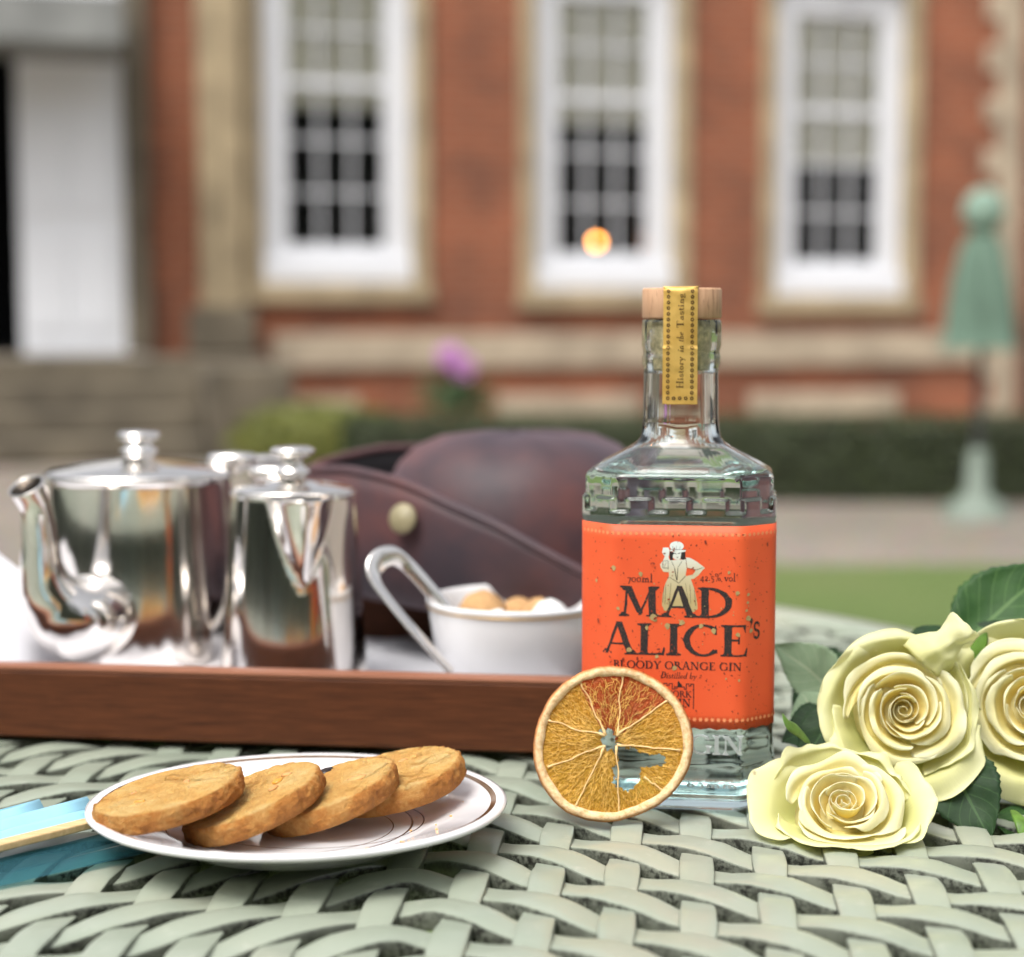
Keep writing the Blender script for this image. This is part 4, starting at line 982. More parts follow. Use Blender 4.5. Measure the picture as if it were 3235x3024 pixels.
for (ex, ey) in ends:
    P = []; rd = []
    hub = (-.09 if ex < 0 else .06, .10 if ey > 0 else -.02)
    if ey < -.5 and ex > .3: hub = (.42, -.40)
    for k in range(13):
        t = k / 12; x = hub[0] + (ex * 1.05 - hub[0]) * t; y = hub[1] + (ey * 1.05 - hub[1]) * t
        wq = .035 * nz(t * 4, ex * 7, ey * 7) + .012 * nz(t * 13, ex * 3, ey * 9); x += wq * -ey; y += wq * ex
        P.append((x * SR, y * SR + SR, .0007 + wav2(x * SR, y * SR))); rd.append((.00065 if k < 2 else .00030) + .0002 * abs(nz(t * 9, ex, 2)) + (.0005 if k == 12 else 0))
    V, F_ = tube(P, rd, 6); mesh('membrane', V, F_, M_MEMB, sl_)
# ------------------------------------------------------------------ plate
a = N('gilt_plate'); tc = a.n('TexCoord'); sx = a.n('SeparateXYZ'); a.l(tc.outputs['Object'], sx.inputs[0])
def rad_(cx, cy, ax=1.0, ay=1.0):
    x = a.math('MULTIPLY', a.math('SUBTRACT', sx.outputs[0], cx), ax); y = a.math('MULTIPLY', a.math('SUBTRACT', sx.outputs[1], cy), ay)
    return a.math('SQRT', a.math('ADD', a.math('MULTIPLY', x, x), a.math('MULTIPLY', y, y)))
def band(r_, c_, w_): return a.math('LESS_THAN', a.math('ABSOLUTE', a.math('SUBTRACT', r_, c_)), w_)
r0 = rad_(0, 0)
top = a.math('GREATER_THAN', sx.outputs[2], 0.0035)
gilt = a.math('MULTIPLY', band(r0, .0868, .0012), top)
lines = a.math('MAXIMUM', band(rad_(-.004, 0), .0545, .0005), a.math('MAXIMUM', band(rad_(.006, .004, 1, 1.15), .0495, .00035), band(rad_(-.012, -.005, .92, 1.1), .0500, .00025)))
lines = a.math('MULTIPLY', lines, top)
c = a.mix(lines, (.80, .79, .80), (.05, .05, .055)); c = a.mix(gilt, c, (.30, .155, .055)); a.col(c)
a.set(Roughness=.10, Coat_Weight=.4, Coat_Roughness=.04); a.l(a.math('MULTIPLY', gilt, .7), a.b.inputs['Metallic']); M_PLATE = a.m
plate = tag(empty('side_plate', (-.0950, .7585, T + .0020), rot=(R(-1.7), 0, 0)), 'white china side plate with brown gilt rim holding four biscuits', 'plate')
pr = [(0, .0025), (.050, .0025), (.053, .0003), (.056, .0003), (.060, .0030), (.075, .0085), (.0880, .0128), (.0918, .0140), (.0928, .0152), (.0926, .0164), (.0908, .0170), (.088, .0164), (.080, .0138), (.068, .0098), (.060, .0068), (.056, .0056), (.048, .0050), (.02, .0048), (0, .0048)]
V, F_ = lathe(pr, 128); mesh('dish', V, F_, M_PLATE, plate)

# ------------------------------------------------------------------ biscuits
def biscuit(loc, rad, th, tilt, tdir, label, seed, bits):
    o = tag(empty('biscuit', loc), label, 'biscuit', 'biscuits on the plate')
    ax = Vector((math.cos(tdir), math.sin(tdir), 0))            # direction that is raised
    up = (Vector((0, 0, 1)) * math.cos(tilt) - ax * math.sin(tilt)).normalized()
    o.rotation_euler = up.to_track_quat('Z', 'Y').to_euler()
    prof = [(0, 0)] + [(rad * k / 5 * .97, 0) for k in range(1, 5)] + [(rad * .96, .0003), (rad * .985, .0012), (rad * .998, .0024)] + [(rad * (1.0 + .010 * math.sin(PI * k / 12)), .003 + (th - .0048) * k / 12) for k in range(0, 13)] + [(rad * .992, th * .90), (rad * .98, th * .945), (rad * .962, th * .975), (rad * .94, th * .99)] + [(rad * k / 42, th) for k in range(38, -1, -1)]
    n_ = 220; V = []; sd = []
    for r_, z in prof:
        for k in range(n_):
            t = 2 * PI * k / n_; w = 1 + .022 * nz(math.cos(t) * 1.5 + seed, math.sin(t) * 1.5, 0) + .007 * nz(math.cos(t) * 6 + seed, math.sin(t) * 6, 0)
            x = r_ * w * math.cos(t); y = r_ * w * math.sin(t)
            q = Vector((x, y, z)); P_ = Vector((x + seed * .3, y, z))
            pit = noise.voronoi(P_ * 420)[0][0] - .45
            d = .0006 * fbm(P_.x, P_.y, P_.z, 170, 4) + .0007 * pit
            ontp = z > th * .93
            if ontp and r_ < rad * .97:
                cr = abs(nz(x * 75 + seed * 5, y * 75, 3.3)); msk = nz(x * 30, y * 30 + seed, 8)
                crack = -.0014 * max(0, 1 - cr / .07) * (1 if msk > .02 else 0)
                q.z += d * .55 + crack + .0008 * nz(x * 40, y * 40, seed)
            else:
                e = Vector((math.cos(t), math.sin(t), 0)); q += e * d * 1.6; q.z += d * .6
            V.append(q); sd.append(min(1, max(0, (r_ / rad - .935) / .05)) if ontp else 1.0)
    F_ = []
    for i in range(len(prof) - 1):
        for k in range(n_): F_.append((i * n_ + k, i * n_ + (k + 1) % n_, (i + 1) * n_ + (k + 1) % n_, (i + 1) * n_ + k))
    mesh('dough', V, F_, M_BISC, o, attrs={'side': sd})
    for nm, m_, bxx, by, s_, s2 in bits:
        V, F_ = lathe([(0, -.5), (.55, -.42), (.95, -.1), (.9, .25), (.5, .47), (0, .5)], 14, lambda a_, z, r_: r_ * .25 * nz(math.cos(a_) * 2, math.sin(a_) * 2, z * 3 + bxx * 99))
        inv = o.rotation_euler.to_matrix().inverted()
        d = inv @ Vector((bxx, by, 0)); b = mesh(nm, [(x * s_, y * s2, z * s_ * .55) for x, y, z in V], F_, m_, o)
        b.location = (d.x, d.y, th - .0002); b.rotation_euler = (0, 0, seed + bxx * 300)
    return o
bl = lambda u, v, Y: tuple(at(u, v, Y))
biscuit(bl(545, 2556, .733), .0320, .0095, R(12.5), R(9), 'leftmost round golden biscuit lying on top of the overlapping row', 1, [('nut_piece', M_NUT, -.016, .004, .0022, .0012), ('nut_piece', M_NUT, .008, .004, .003, .0016), ('peel_piece', M_PEEL, -.010, -.012, .003, .0014)])
biscuit(bl(815, 2572, .742), .0320, .0100, R(20), R(10), 'second biscuit from the left with an orange peel piece', 2, [('peel_piece', M_PEEL, .013, .005, .0036, .0026), ('nut_piece', M_NUT, .017, .010, .003, .002), ('nut_piece', M_NUT, .012, -.004, .003, .002)])
biscuit(bl(1056, 2548, .756), .0314, .0100, R(19), R(9), 'third biscuit from the left with a black raisin on its top', 3, [('raisin', M_RAISIN, -.004, .0235, .0050, .0040), ('nut_piece', M_NUT, .015, -.004, .005, .003)])
biscuit(bl(1258, 2502, .780), .0320, .0105, R(13), R(14), 'rightmost biscuit at the back with browned crusty side', 4, [('nut_piece', M_NUT, .004, .012, .003, .002)])

random.seed(31)
V = []; F_ = []
for i in range(26):
    a_ = random.uniform(-1.9, .2); r_ = random.uniform(.05, .08); cx, cy = -.0950 + r_ * math.cos(a_), .7585 + r_ * math.sin(a_)
    cz = T + .0006 + (.0052 if r_ < .058 else .0056 + (r_ - .056) * .345) + .0018 - (cy - .7585) * math.sin(R(1.7)); s_ = random.uniform(.0003, .0009); b = len(V)
    for k in range(6): d = [(1, 0, 0), (-1, 0, 0), (0, 1, 0), (0, -1, 0), (0, 0, 1), (0, 0, -1)][k]; V.append((cx + d[0] * s_ * random.uniform(.6, 1.3), cy + d[1] * s_ * random.uniform(.6, 1.3), cz + d[2] * s_ * .7))
    F_ += [tuple(q + b for q in f) for f in ((0, 2, 4), (2, 1, 4), (1, 3, 4), (3, 0, 4), (2, 0, 5), (1, 2, 5), (3, 1, 5), (0, 3, 5))]
tag(mesh('biscuit_crumbs', V, F_, plain('crumb', (.72, .42, .15), .9), None, smooth=False), 'scattered tiny golden biscuit crumbs on the white plate', 'crumbs', kind='stuff')

# ------------------------------------------------------------------ blue folding fan
M_FAN = plain('blue_fan_paper', (.30, .58, .72), .7, var=.06, vscale=40)
M_FANR = plain('blue_fan_slat', (.36, .64, .78), .55)
fan = tag(empty('folding_fan', (-.396, .527, T)), 'light blue folding fan with bamboo guard stick beside the plate', 'fan')
def ray(ang, r0, r1, z0, z1): return [(math.cos(ang) * r_, math.sin(ang) * r_, z0 + (z1 - z0) * (r_ - r0) / (r1 - r0)) for r_ in (r0, r1)]
FA0 = R(46.0)
for k, (a0, a1, L0, L1) in enumerate(((46.4, 47.8, .318, .316), (47.8, 49.3, .316, .319), (49.3, 50.9, .319, .321), (51.0, 52.1, .302, .303), (52.1, 53.4, .303, .305), (53.4, 54.8, .305, .306), (54.9, 57, .285, .288))):
    a0, a1 = R(a0), R(a1); z0, z1 = (.0110, .0148) if k % 2 == 0 else (.0148, .0120)
    V = []; nn = 12
    for i_ in range(nn):
        r_ = i_ / (nn - 1)
        for q_ in range(5):
            w_ = q_ / 4; an = a0 + (a1 - a0) * w_; rr = .12 + ((L0 + (L1 - L0) * w_) - .12) * r_
            V.append((rr * math.cos(an), rr * math.sin(an), z0 + (z1 - z0) * w_ + .0005 * nz(rr * 40, an * 60, k)))
    o = mesh('paper_fold', V, grid_faces(nn, 5), M_FAN, fan)
    q = o.modifiers.new('solid', 'SOLIDIFY'); q.thickness = .0005
    B0 = ray((a0 + a1) / 2, .0, .13, .004 + .001 * k, .0095); V, F_ = tube([B0[0], B0[1]], .0018, 4, .35); mesh('rib', V, F_, M_BAMBOO, fan, smooth=False)
a = N('shaded_fan_silk'); a.set(Base_Color=(.02, .10, .13, 1), Roughness=.6)  # see-through silk; shade under the plate is put into its dark colour
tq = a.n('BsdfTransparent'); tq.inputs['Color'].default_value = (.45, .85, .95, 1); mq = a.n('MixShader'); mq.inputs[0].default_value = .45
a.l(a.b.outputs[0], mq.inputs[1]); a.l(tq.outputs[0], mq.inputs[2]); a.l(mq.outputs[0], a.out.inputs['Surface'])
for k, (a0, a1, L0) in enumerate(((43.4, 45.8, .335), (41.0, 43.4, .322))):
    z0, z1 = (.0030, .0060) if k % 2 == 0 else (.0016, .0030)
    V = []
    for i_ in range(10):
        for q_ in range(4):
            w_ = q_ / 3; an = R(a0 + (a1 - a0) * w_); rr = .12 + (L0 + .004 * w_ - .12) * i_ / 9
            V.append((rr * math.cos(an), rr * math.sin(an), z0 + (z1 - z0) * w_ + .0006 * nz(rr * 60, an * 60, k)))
    mesh('shaded_silk_fold', V, grid_faces(10, 4), a.m, fan)
g0 = ray(FA0 - R(.1), 0.0, .318, .0085, .0118)
d_ = Vector((math.cos(FA0), math.sin(FA0), 0)); n_ = Vector((-d_.y, d_.x, 0))
V = []
for p, w, h_ in ((g0[0], .006, .003), (g0[1], .0075, .0034)):
    for sx_, sz_ in ((-1, -1), (1, -1), (1, 1), (-1, 1)): V.append(Vector(p) + n_ * (w / 2 * sx_) + Vector((0, 0, h_ / 2 * sz_)))
bev(mesh('guard_stick', V, [(0, 3, 2, 1), (4, 5, 6, 7), (0, 1, 5, 4), (1, 2, 6, 5), (2, 3, 7, 6), (3, 0, 4, 7)], M_BAMBOO, fan, smooth=False), .0006)
V, F_ = lathe([(0, 0), (.005, 0), (.005, .013), (0, .014)], 12); mesh('pivot', V, F_, M_BAMBOO, fan)

# ------------------------------------------------------------------ tray
TA = R(-7.3)
tray = tag(empty('wooden_tray', (0.055, 0.8945, T + .0004), TA), 'dark mahogany serving tray with pale worn top edge holding the silverware', 'tray')
TL, TD, TH_, TW = .56, .285, .0425, .012
def wall_(name, x0, x1, y0, y1):
    o = bx(name, x0, x1, y0, y1, 0.003, TH_ - .003, M_TRAY, tray, .001)
    e = bx('top_edge', x0, x1, y0, y1, TH_ - .0029, TH_, M_TRAYTOP, o, .0012)
wall_('front_wall', -TL, 0, 0, TW); wall_('back_wall', -TL, 0, TD - TW, TD)
wall_('end_wall', -TL, -TL + TW, TW + .0003, TD - TW - .0003); wall_('end_wall', -TW, 0, TW + .0003, TD - TW - .0003)
bx('tray_floor', -TL + TW + .0003, -TW - .0003, TW + .0003, TD - TW - .0003, .003, .008, M_TRAY, tray)
for x in (-TL + .02, -.02):
    for y in (.02, TD - .02): bx('foot', x - .01, x + .01, y - .01, y + .01, 0, .0028, M_IRON, tray)
# white cloth lining
V = []; nx_, ny_ = 90, 46
for i in range(nx_):
    for j in range(ny_):
        x = -TL + TW + .004 + (TL - 2 * TW - .008) * i / (nx_ - 1); y = TW + .004 + (TD - 2 * TW - .008) * j / (ny_ - 1)
        z = .0095 + .0015 * (nz(x * 40, y * 40, 1) + 1) + .006 * max(0, nz(x * 18, y * 18, 5)) ** 1.5
        ed = min(j, ny_ - 1 - j, i, nx_ - 1 - i)
        if ed < 4 and j < 6 and -.36 < x < -.18: z += .016 * (1 - ed / 4) * max(0, .35 + nz(x * 30, 2, 2))
        V.append((x, y, z))
cl = tag(mesh('tray_cloth', V, grid_faces(nx_, ny_), M_LINEN), 'white cloth lining the tray under the silver pots', 'cloth')
cl.location = tray.location; cl.rotation_euler = tray.rotation_euler
# folded napkin standing at the left
nk = tag(empty('folded_napkin', (-.330, 1.045, T + .013), R(-10)), 'white folded napkin heaped at the left end of the tray', 'napkin')
V = []; n1, n2 = 40, 30
for i in range(n1):
    for j in range(n2):
        x = -1 + 2 * i / (n1 - 1); y = -1 + 2 * j / (n2 - 1)
        h_ = max(0, 1 - abs(x) ** 2.2) * max(0, 1 - abs(y) ** 1.6)
        z = .078 * h_ ** .55 + .004 * nz(x * 4, y * 4, 2) + .003 * math.sin(9 * x + 3 * y) * h_
        V.append((x * .062, y * .055, max(0, z)))
mesh('napkin_folds', V, grid_faces(n1, n2), M_LINEN, nk)

# ------------------------------------------------------------------ silver teapot
tp_ = tag(empty('silver_teapot', (-.2330, 1.085, T + .0135)), 'polished silver teapot with swan neck spout at the left of the tray', 'teapot')
V, F_ = lathe([(0, .0), (.052, .0), (.0595, .003), (.0605, .008), (.0598, .03), (.0580, .08), (.0565, .116), (.0572, .1185), (.0588, .1195), (.0588, .1210), (.055, .1215)], 96); mesh('pot_body', V, F_, M_SILVER, tp_)
V, F_ = lathe([(.0575, .1212), (.0580, .1225), (.055, .1240), (.035, .1275), (.016, .1300), (.009, .1310)], 96); lid = mesh('lid', V, F_, M_SILVER, tp_)
V, F_ = lathe([(.009, .1305), (.0095, .1330), (.0120, .1345), (.0115, .1365), (.0080, .1385), (.0085, .1410), (.0130, .1432), (.0138, .1455), (.0120, .1475), (0, .1485)], 48); mesh('lid_knob', V, F_, M_SILVER, lid)
TP = Vector(tp_.location)
spth = catmull([at(345, 1925, 1.045) - TP, at(240, 1955, 1.010) - TP, at(165, 1890, .997) - TP, at(133, 1800, .990) - TP, at(127, 1700, .986) - TP, at(112, 1600, .981) - TP, at(82, 1535, .975) - TP], 8)
srad = [q_.x for q_ in catmull([Vector((k_, 0, 0)) for k_ in (.0250, .0255, .0185, .0125, .0104, .0092, .0104)], 8)]
V, F_ = tube(spth, srad, 28, cap=False); o = mesh('spout', V, F_, M_SILVER, tp_)
q = o.modifiers.new('solid', 'SOLIDIFY'); q.thickness = .0009
hp = catmull([(.050, .022, .119), (.072, .032, .127), (.094, .040, .118), (.100, .044, .085), (.088, .040, .045), (.055, .026, .028)], 7)
V, F_ = tube(hp, .0055, 12, .7); mesh('handle', V, F_, M_SILVER, tp_)
V, F_ = lathe([(0, -.004), (.011, -.004), (.013, 0), (.011, .004), (0, .005)], 20); o = mesh('hinge', [(x * 1.3, y * .8, z) for x, y, z in V], F_, M_SILVER, tp_); o.location = (.054, .024, .128)
# ------------------------------------------------------------------ silver jug
jg = tag(empty('silver_jug', (-.1290, 1.020, T + .0125)), 'polished silver hot water jug with pouring lip beside the teapot', 'jug')
LA = R(-76)
def lip(a_, z, r_):
    if z < .055: return 0
    t = min(1, max(0, (.1175 - z) / .050)); w = .52 * (1 - t) ** .75 + .02; d_ = abs((a_ - LA + PI) % (2 * PI) - PI)
    if d_ > w: return 0
    return .0195 * (1 - t) ** .85 * (1 - (d_ / w) ** 1.4)
lv = [(0, 0), (.036, 0), (.0425, .002), (.0430, .006)] + [(.0430 - .0062 * k / 20, .006 + .1085 * k / 20) for k in range(1, 21)] + [(.0368, .1160), (.0374, .1172), (.0360, .1178), (.0340, .1172), (.0338, .10)]
V, F_ = lathe(lv, 160, lip); mesh('jug_body', V, F_, M_SILVER, jg)
V, F_ = lathe([(.0350, .1175), (.0362, .1186), (.034, .1198), (.020, .1228), (.008, .1245), (.0065, .1262)], 64); lid = mesh('lid', V, F_, M_SILVER, jg)
V, F_ = lathe([(.0068, .1255), (.0105, .1275), (.0100, .1300), (.0065, .1325), (.0060, .1360), (.0100, .1385), (.0130, .1395), (.0130, .1425), (.0100, .1440), (0, .1445)], 40); mesh('lid_knob', V, F_, M_SILVER, lid)
hp = catmull([(-.012, .034, .114), (-.022, .052, .124), (-.032, .070, .114), (-.034, .074, .080), (-.026, .062, .040), (-.014, .040, .025)], 7)
V, F_ = tube(hp, .0045, 12, .7); mesh('handle', V, F_, M_SILVER, jg)
V, F_ = lathe([(0, -.004), (.010, -.004), (.012, 0), (.010, .004), (0, .005)], 20); o = mesh('hinge', [(x * 1.4, y * .8, z) for x, y, z in V], F_, M_SILVER, jg); o.location = (-.016, .040, .125)
# ------------------------------------------------------------------ sugar bowl, lumps, tongs
sb = tag(empty('sugar_bowl', (.0030, 1.000, T + .0125)), 'white china bowl of sugar lumps behind the bottle on the tray', 'bowl')
V, F_ = lathe([(0, .003), (.024, .003), (.026, 0), (.029, 0), (.030, .003), (.040, .014), (.0480, .030), (.0512, .048), (.0520, .0545), (.0530, .0560), (.0528, .0574), (.0512, .0578), (.0500, .0565), (.0490, .048), (.0455, .030), (.036, .015), (.02, .008), (0, .0075)], 96); mesh('bowl', V, F_, M_PORC, sb)
M_GILT = plain('gilt_line', (.55, .36, .15), .3, .6)
V, F_ = lathe([(.05225, .0530), (.05265, .0535), (.0528, .0540), (.05245, .0542)], 96); mesh('gilt_line', V, F_, M_GILT, sb)
M_SUGB = plain('brown_sugar', (.52, .30, .13), .85, var=.2, vscale=200, bump=.8, bscale=700); M_SUGW = plain('white_sugar', (.82, .80, .78), .85, bump=.8, bscale=700)
random.seed(9)
def lump(loc, s_, m_, label):
    V, F_ = lathe([(0, -.5), (.42, -.48), (.52, -.2), (.5, .2), (.38, .45), (0, .5)], 18, lambda a_, z, r_: .16 * r_ * nz(math.cos(a_) * 2 + loc[0] * 99, math.sin(a_) * 2, z * 3))
    o = tag(mesh('sugar_lump', [(x * s_, y * s_ * .9, z * s_ * .8) for x, y, z in V], F_, m_), label, 'sugar lump', 'sugar lumps in the bowl'); o.location = loc; o.rotation_euler = (random.random(), random.random(), random.random() * 3)
lump((-.017, 1.004, T + .0600), .028, M_SUGB, 'largest brown sugar lump at the left side of the bowl')
lump((-.008, .985, T + .0560), .020, M_SUGW, 'white sugar lump in front of the big brown lump')
lump((.016, 1.006, T + .0585), .022, M_SUGB, 'brown sugar lump half hidden behind a white one')
lump((.022, .993, T + .0590), .023, M_SUGW, 'white sugar lump nearest the bottle')
lump((.003, 1.026, T + .0540), .024, M_SUGB, 'brown sugar lump at the back of the bowl')
lump((.000, 1.005, T + .0420), .030, M_SUGW, 'white sugar lump lowest in the bowl')
P = [at(1425, 1945, .985), at(1360, 1865, .980), at(1290, 1788, .975), at(1240, 1756, .968), at(1192, 1775, .962), at(1182, 1822, .957), at(1225, 1890, .953), at(1320, 2005, .948), at(1428, 2125, .944)]
tg = tag(empty('sugar_tongs', tuple(P[-1])), 'silver sugar tongs hooked over the rim of the white bowl', 'tongs')
PP = [p - P[-1] for p in catmull(P, 8)]
rr = [.0042 + .0026 * math.exp(-((i / len(PP) - .5) / .16) ** 2) for i in range(len(PP))]
V, F_ = tube(PP, rr, 14, .32, up=Vector((.75, -.15, -.65))); mesh('tong_arms', V, F_, M_SILVER, tg)

# ------------------------------------------------------------------ tricorn hat
hat = tag(empty('tricorn_hat', (.004, 1.185, T + .0465)), 'dark oxblood leather tricorn hat lying on the tray behind the bowl', 'hat')
n_ = 96; V = []
pr = [(1.0, 0), (1.0, .02), (1.0, .038), (.985, .056), (.945, .073), (.87, .087), (.75, .0975), (.58, .104), (.38, .1065), (.18, .1075), (.0, .1078)]
for r_, z in pr:
    for k in range(n_):
        t = 2 * PI * k / n_
        V.append((.094 * r_ * math.cos(t), .098 * r_ * math.sin(t), z + .003 * nz(math.cos(t) * 2, math.sin(t) * 2, z * 20)))
F_ = []
for i in range(len(pr) - 1):
    for k in range(n_): F_.append((i * n_ + k, i * n_ + (k + 1) % n_, (i + 1) * n_ + (k + 1) % n_, (i + 1) * n_ + k))
mesh('crown', V, F_, M_LEATHER, hat)
SIDES = R(-128)
def edge(t):
    f = (1 + math.cos(3 * (t - SIDES))) / 2
    dl_ = ((t - SIDES + PI / 3) % (2 * PI / 3) - PI / 3) / (PI / 3); g_ = max(0, 1 - dl_ * dl_) ** .6
    Re = .166 + (.124 - .166) * f ** .6
    ze = .026 + .044 * g_ + .028 * math.cos(t + R(190))
    return f, Re, ze
def brim(t, w):
    f, Re, ze = edge(t); Rc = .095
    r_ = Rc + (Re - Rc) * (1 - (1 - w) ** 2.0) + .006 * math.sin(PI * w) * f
    z = ze * w ** 1.7 - .004 * math.sin(PI * w)
    return (r_ * math.cos(t), r_ * 1.02 * math.sin(t), z + .0015 * nz(math.cos(t) * 4, math.sin(t) * 4, w * 3))
V = []; nt_, nw = 144, 14
for i in range(nt_):
    for j in range(nw): V.append(brim(2 * PI * i / nt_, j / (nw - 1)))
br_ = mesh('brim', V, grid_faces(nt_, nw, closed_u=True), M_LEATHER, hat)
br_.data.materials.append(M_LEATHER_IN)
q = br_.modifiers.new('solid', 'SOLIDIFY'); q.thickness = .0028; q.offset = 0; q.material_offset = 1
V, F_ = tube([brim(2 * PI * i / nt_, 1.0) for i in range(nt_)], .0032, 8, closed=True); mesh('edge_binding', V, F_, M_LEATHER, br_)
bp = Vector(brim(R(-122), .86))
V, F_ = lathe([(0, -.003), (.0080, -.002), (.0096, .001), (.0080, .0032), (0, .004)], 24); o = mesh('button', V, F_, M_HORN, hat)
o.location = bp + Vector((-.004, -.007, .001)); o.rotation_euler = (R(78), 0, R(-25))

# ------------------------------------------------------------------ roses
def frame(axis, roll=0.0):
    z = Vector(axis).normalized(); return z.to_track_quat('Z', 'Y').to_matrix() @ Matrix.Rotation(roll, 3, 'Z')
def petal(parent, phi, span, ctrl, Rb, seed, outer, wave=.08, point=0.0, nS=22, nT=20, twist=.10, off=(0, 0)):
    """one petal: ctrl is its profile (radius, height) from the base to the lip, swept through span round phi"""
    pl_ = catmull([Vector((c[0], c[1], 0)) for c in ctrl], 8); m = len(pl_) - 1
    V = []; tt = []; oo = []; ss_ = []
    for i in range(nS):
        s = -1 + 2 * i / (nS - 1)
        tmax = 1 - .34 * abs(s) ** 2.3 + point * .10 * max(0, 1 - abs(s) * 2.2)
        tmax += wave * .6 * nz(s * 2.6 + seed * 7.1, seed * 3.3, 1) + wave * .25 * nz(s * 7 + seed, 2, seed)
        for j in range(nT):
            t = j / (nT - 1) * max(.5, min(1.08, tmax)); f = min(t, .9999) * m; k = int(f); q = pl_[k].lerp(pl_[min(k + 1, m)], f - k)
            if t > 1: q = q + (pl_[m] - pl_[m - 1]) * ((t - 1) * m)
            r_ = q.x * (1 + twist * s); z = q.y
            r_ += Rb * wave * .55 * nz(s * 1.7 + seed, t * 2, seed * 2) * t; z += Rb * wave * 1.0 * nz(s * 2.3 + seed * 3, t * 1.5 + 9, seed) * t * t
            if outer > .3: z += Rb * (.05 * math.sin(s * 7 + seed) + .03 * math.sin(s * 15 + 2 * seed)) * t ** 5
            an = phi + s * span / 2 * (.35 + .65 * min(1, t * 2.2))
            if outer > .3 and abs(s) > .65: z -= Rb * .16 * (abs(s) - .65) / .35 * t * t
            V.append((r_ * math.cos(an) + off[0] * t, r_ * math.sin(an) + off[1] * t, z)); tt.append(j / (nT - 1)); oo.append(outer); ss_.append(s * span * 3 + seed * 1.7)
    o = mesh('petal', V, grid_faces(nS, nT), M_PETAL, parent, attrs={'t': tt, 'outer': oo, 'across': ss_})
    q = o.modifiers.new('solid', 'SOLIDIFY'); q.thickness = .00018; q.offset = 0
    return o
def rose(loc, axis, size, roll, label, seed, flat=1.0, guard=None):
    random.seed(seed)
    o = tag(empty('rose', tuple(loc)), label, 'rose', 'cream yellow roses beside the bottle')
    M_ = frame(axis, roll); o.rotation_euler = M_.to_euler(); o.scale = (size, size, size)
    ph = random.random() * 6; rn = lambda a_: random.uniform(-a_, a_)
    for k in range(6):                       # tight heart
        r_ = .0017 + .00088 * k; d = rn(.0007) - .0026 + .0002 * k
        petal(o, ph + k * 2.25 + rn(.3), 3.0 + .5 * random.random(), [(.2 * r_, -.014), (.80 * r_, -.009), (1.02 * r_, -.005), (1.03 * r_, -.0014 + d), (1.0 * r_, d)], r_, seed * 10 + k, 0.0, .09, twist=.18, off=(rn(.0004), rn(.0004)))
    ex, ey = rn(.0012), rn(.0012)
    for k in range(6):                       # inner cups
        r_ = .0072 + .00150 * k; d = rn(.0013) - .0010
        petal(o, ph + 1 + k * 2.2 + rn(.45), 2.7 + .6 * random.random(), [(.2 * r_, -.017), (.60 * r_, -.0115), (.86 * r_, -.0062), (.98 * r_, -.0018 + d), (1.03 * r_, d), (1.09 * r_, d + .0001)], r_, seed * 10 + 20 + k, .08, .20, point=1.2, twist=.16, off=(ex + rn(.0009), ey + rn(.0009)), nS=28)
    for k in range(6):                       # outer cups with broad rolled lips
        r_ = .0160 + .00165 * k; d = rn(.0013) - .0010 - .0010 * k
        petal(o, ph + 2.4 + k * 2.15 + rn(.35), 2.3 + .6 * random.random(), [(.2 * r_, -.022), (.58 * r_, -.0145), (.82 * r_, -.0080), (.94 * r_, -.0030 + d), (1.02 * r_, d), (1.12 * r_, d - .0001), (1.19 * r_, d - .0014)], r_, seed * 10 + 40 + k, .28, .21, point=1.5, twist=.12, off=(ex + rn(.0013), ey + rn(.0013)), nS=36, nT=26)
    for k, (an, sp_, rb, lr, lz) in enumerate(guard or []):
        petal(o, R(an), sp_, [(.2 * rb, -.027), (.75 * rb, -.021), (1.03 * rb, -.013), (1.18 * rb, -.0085), (lr * rb, lz + .0004), (lr * rb * 1.07, lz + .0002)], rb, seed * 10 + 60 + k, 1.0, .22, point=1.0, nS=44, nT=26, twist=.05)
    V, F_ = lathe([(0, -.0075), (.006, -.0080), (.012, -.0100), (.018, -.0130), (.022, -.0165), (.018, -.022), (0, -.024)], 32); mesh('receptacle', V, F_, M_PETAL, o, attrs={'t': [.5] * len(V), 'outer': [.2] * len(V), 'across': [0.0] * len(V)})
    V, F_ = lathe([(0, -.036), (.004, -.0355), (.0085, -.031), (.0095, -.0265), (.006, -.023), (0, -.022)], 20); mesh('rose_hip', V, F_, M_SEPAL, o)
    return o
def leaf(parent_obj, base, tip, width, up, mat, droop=.12, fold=.18, seed=0, nS=15, nT=34):
    base, tip, up = Vector(base), Vector(tip), Vector(up).normalized(); ax = tip - base; L = ax.length; ax.normalize()
    sd_ = ax.cross(up).normalized(); up = sd_.cross(ax)
    V = []; ss = []; tt = []
    for j in range(nT):
        t = j / (nT - 1); w = width * math.sin(PI * min(1, t * .97 + .03) ** .78) ** .85 * (1 - .15 * t)
        tooth = 1 + .085 * (((t * 13 + seed) % 1) - .5) * (1 if .06 < t < .97 else 0)
        for i in range(nS):
            s = -1 + 2 * i / (nS - 1); ww = w * (tooth if abs(s) > .8 else 1)
            p = base + ax * (L * t - (.012 * L if abs(s) > .8 else 0) * tooth) + sd_ * (s * ww) + up * (fold * abs(s) * w - droop * L * t * t + .035 * L * nz(s * 1.6 + seed, t * 3, seed) + .02 * L * math.sin(t * 21 - abs(s) * 4) * abs(s) * .35)
            V.append(p); ss.append(s); tt.append(t)
    o = mesh('leaf', V, grid_faces(nT, nS), mat, None, attrs={'s': ss, 't': tt})
    o.parent = parent_obj; o.matrix_parent_inverse = parent_obj.matrix_basis.inverted()
    q = o.modifiers.new('solid', 'SOLIDIFY'); q.thickness = .0003; q.offset = 0
    return o
